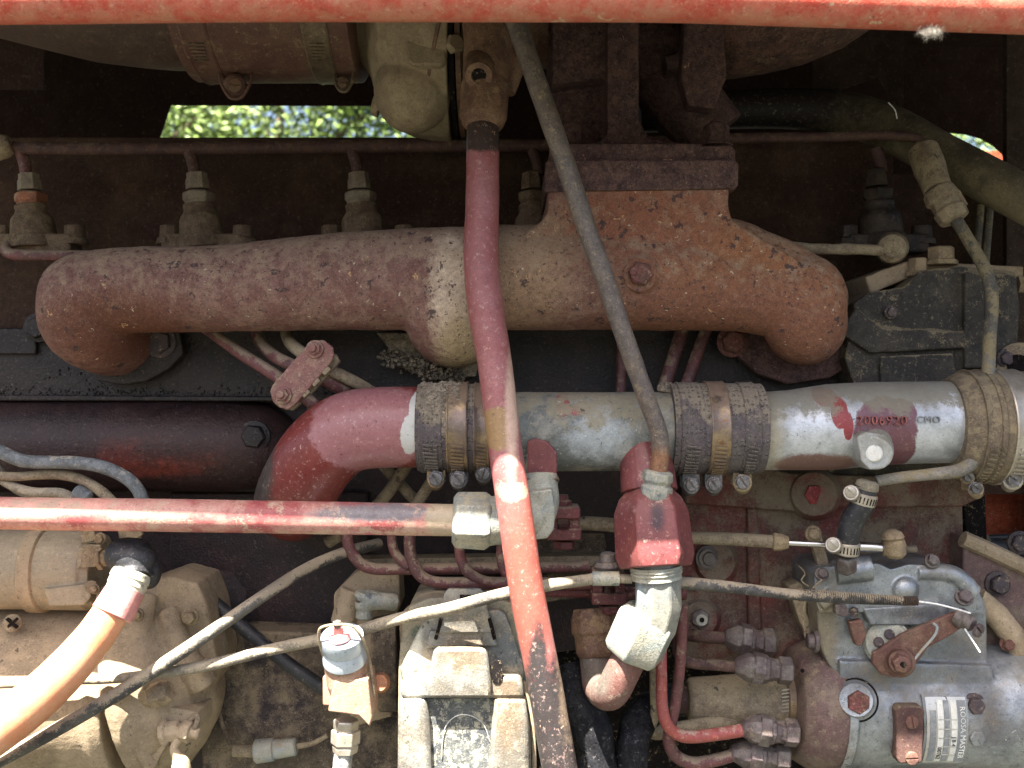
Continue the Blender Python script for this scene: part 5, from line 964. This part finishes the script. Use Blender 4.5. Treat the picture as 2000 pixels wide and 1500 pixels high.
b = MB(); b.lathe((1526, 1366, 214), (1548, 1366, 214), [(0, 58), (.1, 61), (.9, 61), (1, 58)], 48); b.build('boot_clamp', m_clamp, DB)
b = MB()
for i in range(7): b.beam((1527, 1348+i*7, 151), (1541, 1346+i*7, 151), 2.4, 3)
b.build('clamp_thread', m_clampb, DB)
b = MB(); b.lathe((1300, 1366, 230), (1345, 1366, 222), [(0, 26), (1, 26)], 24); b.build('drive_stub', m_rtubedk, DB)

OFF = 0
# short hose with two small clips and its hex fitting
SH = thing('short_hose', 'short black hose bend between two small bright clips above the pump', 'hose', (1650, 1085, 60))
b = MB(); b.tube([(1692, 950, 30, 22), (1684, 985, 34, 23), (1664, 1020, 44, 22.5), (1655, 1060, 54, 21.5), (1653, 1084, 58, 20)], n=28, sub=7); b.build('hose_body', m_blk, SH)
b = MB(); b.lathe((1696, 938, 28), (1692, 956, 30), [(0, 15), (.2, 21), (.9, 23), (1, 22)], 26); b.build('hose_end', m_cable2, SH)
def smallclip(A, B, r, sx, sy, lab):
    T = thing('hose_clip', lab, 'hose clamp', (A[0], A[1]+20, A[2]), 'small bright clips on the short hose')
    b = MB(); b.lathe(A, B, [(0, r), (.1, r+2.5), (.9, r+2.5), (1, r)], 40); b.build('band', m_clampb, T)
    a3, b3 = P(*A), P(*B); ax = (b3-a3).normalized(); c = (a3+b3)/2; k = S(A[2]); u = (Vector((0, -1, 0))-ax*ax.dot(Vector((0, -1, 0)))).normalized(); v = ax.cross(u)
    g2 = MB()
    for i in range(7):
        th = (i-3)*.27; n_ = u*math.cos(th)+v*math.sin(th); t_ = v*math.cos(th)-u*math.sin(th); o = c+n_*((r+2.6)*k); i0 = len(g2.v)
        for s1 in (-1, 1):
            for p, q in ((-1, -1), (1, -1), (1, 1), (-1, 1)): g2.v.append(o+ax*(s1*6.5*k)+t_*(p*1.3*k)+n_*(q*.5*k))
        g2.f += [(i0+3, i0+2, i0+1, i0), (i0+4, i0+5, i0+6, i0+7)]+[(i0+a, i0+(a+1) % 4, i0+4+(a+1) % 4, i0+4+a) for a in range(4)]
    g2.build('band_slot', m_gap, T)
    h = MB(); h.lathe((sx, sy, A[2]-22), (sx+6, sy+6, A[2]+20), [(0, 14), (.1, 16), (.3, 16), (.35, 12), (1, 12)], 18); h.build('screw_housing', m_clampb, T)
    q = MB(); slot_screw(q, sx-1, sy-1, A[2]-23, 11, 6, .8, ax=(-.2, -1, 0)); q.build('screw', m_clampb, T, bevel=.4)
smallclip((1690, 962, 32), (1683, 985, 36), 23, 1662, 962, 'upper small bright clip on the short black hose')
smallclip((1656, 1058, 54), (1653, 1082, 58), 22, 1627, 1064, 'lower small bright clip on the short black hose')
b = MB(); b.lathe((1653, 1084, 60), (1652, 1114, 80), [(0, 17), (.1, 21), (.8, 22), (1, 18)], 6, .2); solo(b, 'hex_adapter', m_union, 'dark hex adapter joining the short black hose to the pump cover', 'fitting', bevel=1.2)

# linkage rod behind the hose
LR = thing('linkage_rod', 'linkage rod with a dusty sleeve, bright middle and threaded end above the pump', 'rod', (1600, 1070, 150))
b = MB(); b.tube([(1340, 1050, 190, 12), (1430, 1053, 180, 13), (1512, 1058, 160, 13)], n=20); b.build('sleeve', m_tantube, LR)
b = MB(); b.lathe((1508, 1058, 160), (1540, 1060, 156), [(0, 14), (.1, 18), (.6, 17), (.7, 15), (1, 12)], 8); b.build('lock_nut', m_tanbolt, LR, bevel=1)
b = MB(); b.lathe((1536, 1060, 156), (1660, 1066, 142), [(0, 6), (1, 6)], 16); b.lathe((1655, 1066, 142), (1728, 1070, 134), [(0, 9), (1, 9)], 18); b.build('rod', m_shiny, LR)
b = MB(); b.lathe((1724, 1070, 134), (1732, 1070, 133), [(0, 16), (1, 16)], 8); b.lathe((1748, 1052, 120), (1748, 1088, 125), [(0, 17), (.3, 21), (.8, 21), (1, 15)], 20); b.lathe((1742, 1034, 120), (1744, 1054, 120), [(0, 8), (.3, 18), (.8, 22), (1, 18)], 14); b.build('end_clevis', m_tanbolt, LR)
b = MB()
for k in range(10): b.lathe((1764+k*2.6, 1072, 130), (1766.6+k*2.6, 1072, 130), [(0, 5.5), (.5, 7.5), (1, 5.5)], 12)
b.build('threaded_end', m_clampb, LR)
LV = thing('link_lever', 'short dusty lever hanging behind the linkage rod', 'lever', (1605, 1115, 190))
b = MB(); b.prism([(1582, 1036), (1600, 1030), (1606, 1050), (1622, 1110), (1600, 1112), (1588, 1070)], 180, 200); b.build('arm', m_tantube, LV, bevel=2)
add_hex(LV, 1588, 1042, 178, 12, 10, m_tanbolt)

# throttle cable with its end coil and bright wire
TB = thing('throttle_cable', 'black corrugated throttle cable ending in a coil and bright wire over the pump', 'cable', (1600, 1180, 30))
b = MB(); b.tube([(1325, 1138, 20, 12.5), (1400, 1144, 20, 12), (1500, 1156, 24, 11), (1600, 1166, 28, 10), (1700, 1172, 32, 9), (1764, 1173, 36, 8)], n=20, sub=10); b.build('sheath', m_cable, TB)
b = MB()
for k in range(46):
    x = 1560+k*4.4; y = 1162+min(11, (k*.25)); q = 11.6-k*.055; b.lathe((x, y-.3, 28), (x+3, y, 28), [(0, q-1), (.5, q+.6), (1, q-1)], 18)
b.build('sheath_rings', m_cable, TB)
b = MB()
for k in range(9): b.lathe((1762+k*3.4, 1173.5, 36), (1765+k*3.4, 1173.5, 36), [(0, 7.5), (.5, 9.6), (1, 7.5)], 16)
b.build('end_coil', m_clamp, TB)
b = MB(); b.tube([(1788, 1174, 36, 1.9), (1830, 1180, 34, 1.9), (1870, 1190, 26, 1.9), (1896, 1198, 20, 1.9)], n=8); b.tube([(1884, 1228, 20, 1.9), (1900, 1252, 14, 1.9), (1914, 1274, 10, 1.9)], n=8); b.build('bright_wire', m_white, TB)

# gear case at the right edge
GC = thing('gear_case', 'grey brown gear case flange with bolts at the right edge behind the pump', 'gear case', (1950, 1500, 250))
b = MB(); b.prism([(1882, 1048), (1920, 1060), (2010, 1105), (2200, 1200), (2200, 1700), (1800, 1700), (1860, 1400), (1880, 1200)], 250, 420); b.build('case_body', m_pumpring, GC, bevel=5)
b = MB(); b.sweep([P(1880, 1052, 245), P(1940, 1078, 245), P(2010, 1112, 245), P(2120, 1180, 245)], [16*S(245)]*4, 8); b.build('case_rim', m_tan, GC)
b = MB(); b.sweep([P(1905, 1168, 215), P(1945, 1200, 215), P(1985, 1250, 215), P(2015, 1330, 215), P(2020, 1430, 215)], [24*S(215)]*5, 12); b.build('inner_rim', m_tan, GC)
b = MB(); b.lathe((2010, 1378, 230), (2080, 1378, 230), [(0, 150), (.05, 170), (1, 180)], 64); b.build('mount_flange', m_pumpring, GC)
add_hex(GC, 1948, 1140, 246, 19, 16, m_bolt); add_hex(GC, 1966, 1257, 205, 11, 12, m_rustbolt); add_hex(GC, 1990, 1060, 260, 18, 10, m_bolt)
MB().prism([(1925, 960), (2200, 960), (2200, 1075), (1925, 1075)], 640, 650).build('far_panel', m_redfar, GC)
b = MB(); b.prism([(1880, 968), (1925, 958), (1930, 1110), (1895, 1120)], 340, 400); b.build('dark_post', m_gap, GC, bevel=3)
b = MB(); b.tube([(1930, 1050, 420, 6), (2100, 1046, 420, 6)], n=10); b.tube([(1930, 1064, 400, 14), (2100, 1100, 380, 16)], n=14); b.build('far_tube', m_blk, GC)
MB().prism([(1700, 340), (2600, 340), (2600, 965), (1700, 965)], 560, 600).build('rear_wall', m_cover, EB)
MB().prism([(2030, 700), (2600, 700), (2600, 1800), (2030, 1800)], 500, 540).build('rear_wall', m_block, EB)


b = MB()
for x, y in ((120, 1060), (138, 1052)): pass
OFF = 40
for x, y, r_ in ((196, 1052, 9), (185, 1150, 8)): add_hex(SM, x, y, 0, r_, 8, m_tanbolt, 'small_bolt')
for x, y in ((402, 1300), (268, 1200)): add_hex(SM, x, y, 30, 10, 8, m_tanbolt, 'small_bolt')
OFF = 0
for x, y in ((1470, 1040), (1345, 1140)): add_hex(RB, x, y, 318, 11, 8, m_union, 'small_bolt')
add_hex(TH, 1965, 700, 165, 14, 9, m_bolt, 'bolt'); add_hex(TH, 1740, 610, 180, 10, 7, m_bolt, 'bolt')
b = MB(); b.tube([(1735, 200, 300, 1.2), (1748, 215, 296, 1.2), (1752, 232, 296, 1.2)], n=6); solo(b, 'stray_wire', m_white, 'tiny pale curved wire hanging before the dark sheet at upper right', 'wire')
b = MB(); b.tube([(1560, 1105, 200, 1.6), (1572, 1120, 200, 1.6), (1566, 1135, 196, 1.6), (1590, 1150, 190, 1.6)], n=6); solo(b, 'stray_wire', m_tantube, 'thin brown twig of wire left of the pump cover', 'wire')
# ------------------------------------------------------------------ small pieces that sit on a part become its sub-parts
SUB = {'screw': 'screw_housing', 'band_thread': 'band', 'band_slot': 'band', 'print_stripe': 'nameplate', 'print_line': 'nameplate', 'lettering': 'nameplate', 'plate_rivet': 'nameplate', 'nameplate_rim': 'nameplate',
       'disc_hole': 'lever_disc', 'shaft_hole': 'lever_shaft', 'clevis_screw': 'lever_clevis', 'cover_screw': 'timing_cover', 'recess_ring': 'plug_ring', 'plug_bolt': 'plug_ring', 'clip_slot': 'spring_clip', 'label_ring': 'label_panel',
       'boss_hole': 'side_boss', 'cross_slot': 'cap_screw', 'cap_button': 'cap', 'lug_hole': 'lug', 'clamp_thread': 'boot_clamp', 'part_number': 'pipe_body', 'casting_mark': 'pipe_body', 'plug_face': 'plug_boss', 'threaded_stud': 'lower_jaw', 'end_coil': 'sheath', 'sheath_rings': 'sheath', 'housing_pad': 'compressor_housing', 'band_loop': 'band'}
base_ = lambda n: n.split('.')[0]
for T in [o for o in COL.objects if o.type == 'EMPTY']:
    kids = [o for o in COL.objects if o.parent == T]
    for c in kids:
        want = SUB.get(base_(c.name))
        if not want: continue
        cand = [q for q in kids if base_(q.name) == want]
        if base_(c.name) == 'plug_bolt': cand = [q for q in cand if (WL[q.name]-WL[c.name]).length < .02]
        if base_(c.name) == 'cap_screw' or not cand: continue
        p = min(cand, key=lambda q: (WL[q.name]-WL[c.name]).length)
        c.parent = p; c.location = WL[c.name]-WL[p.name]
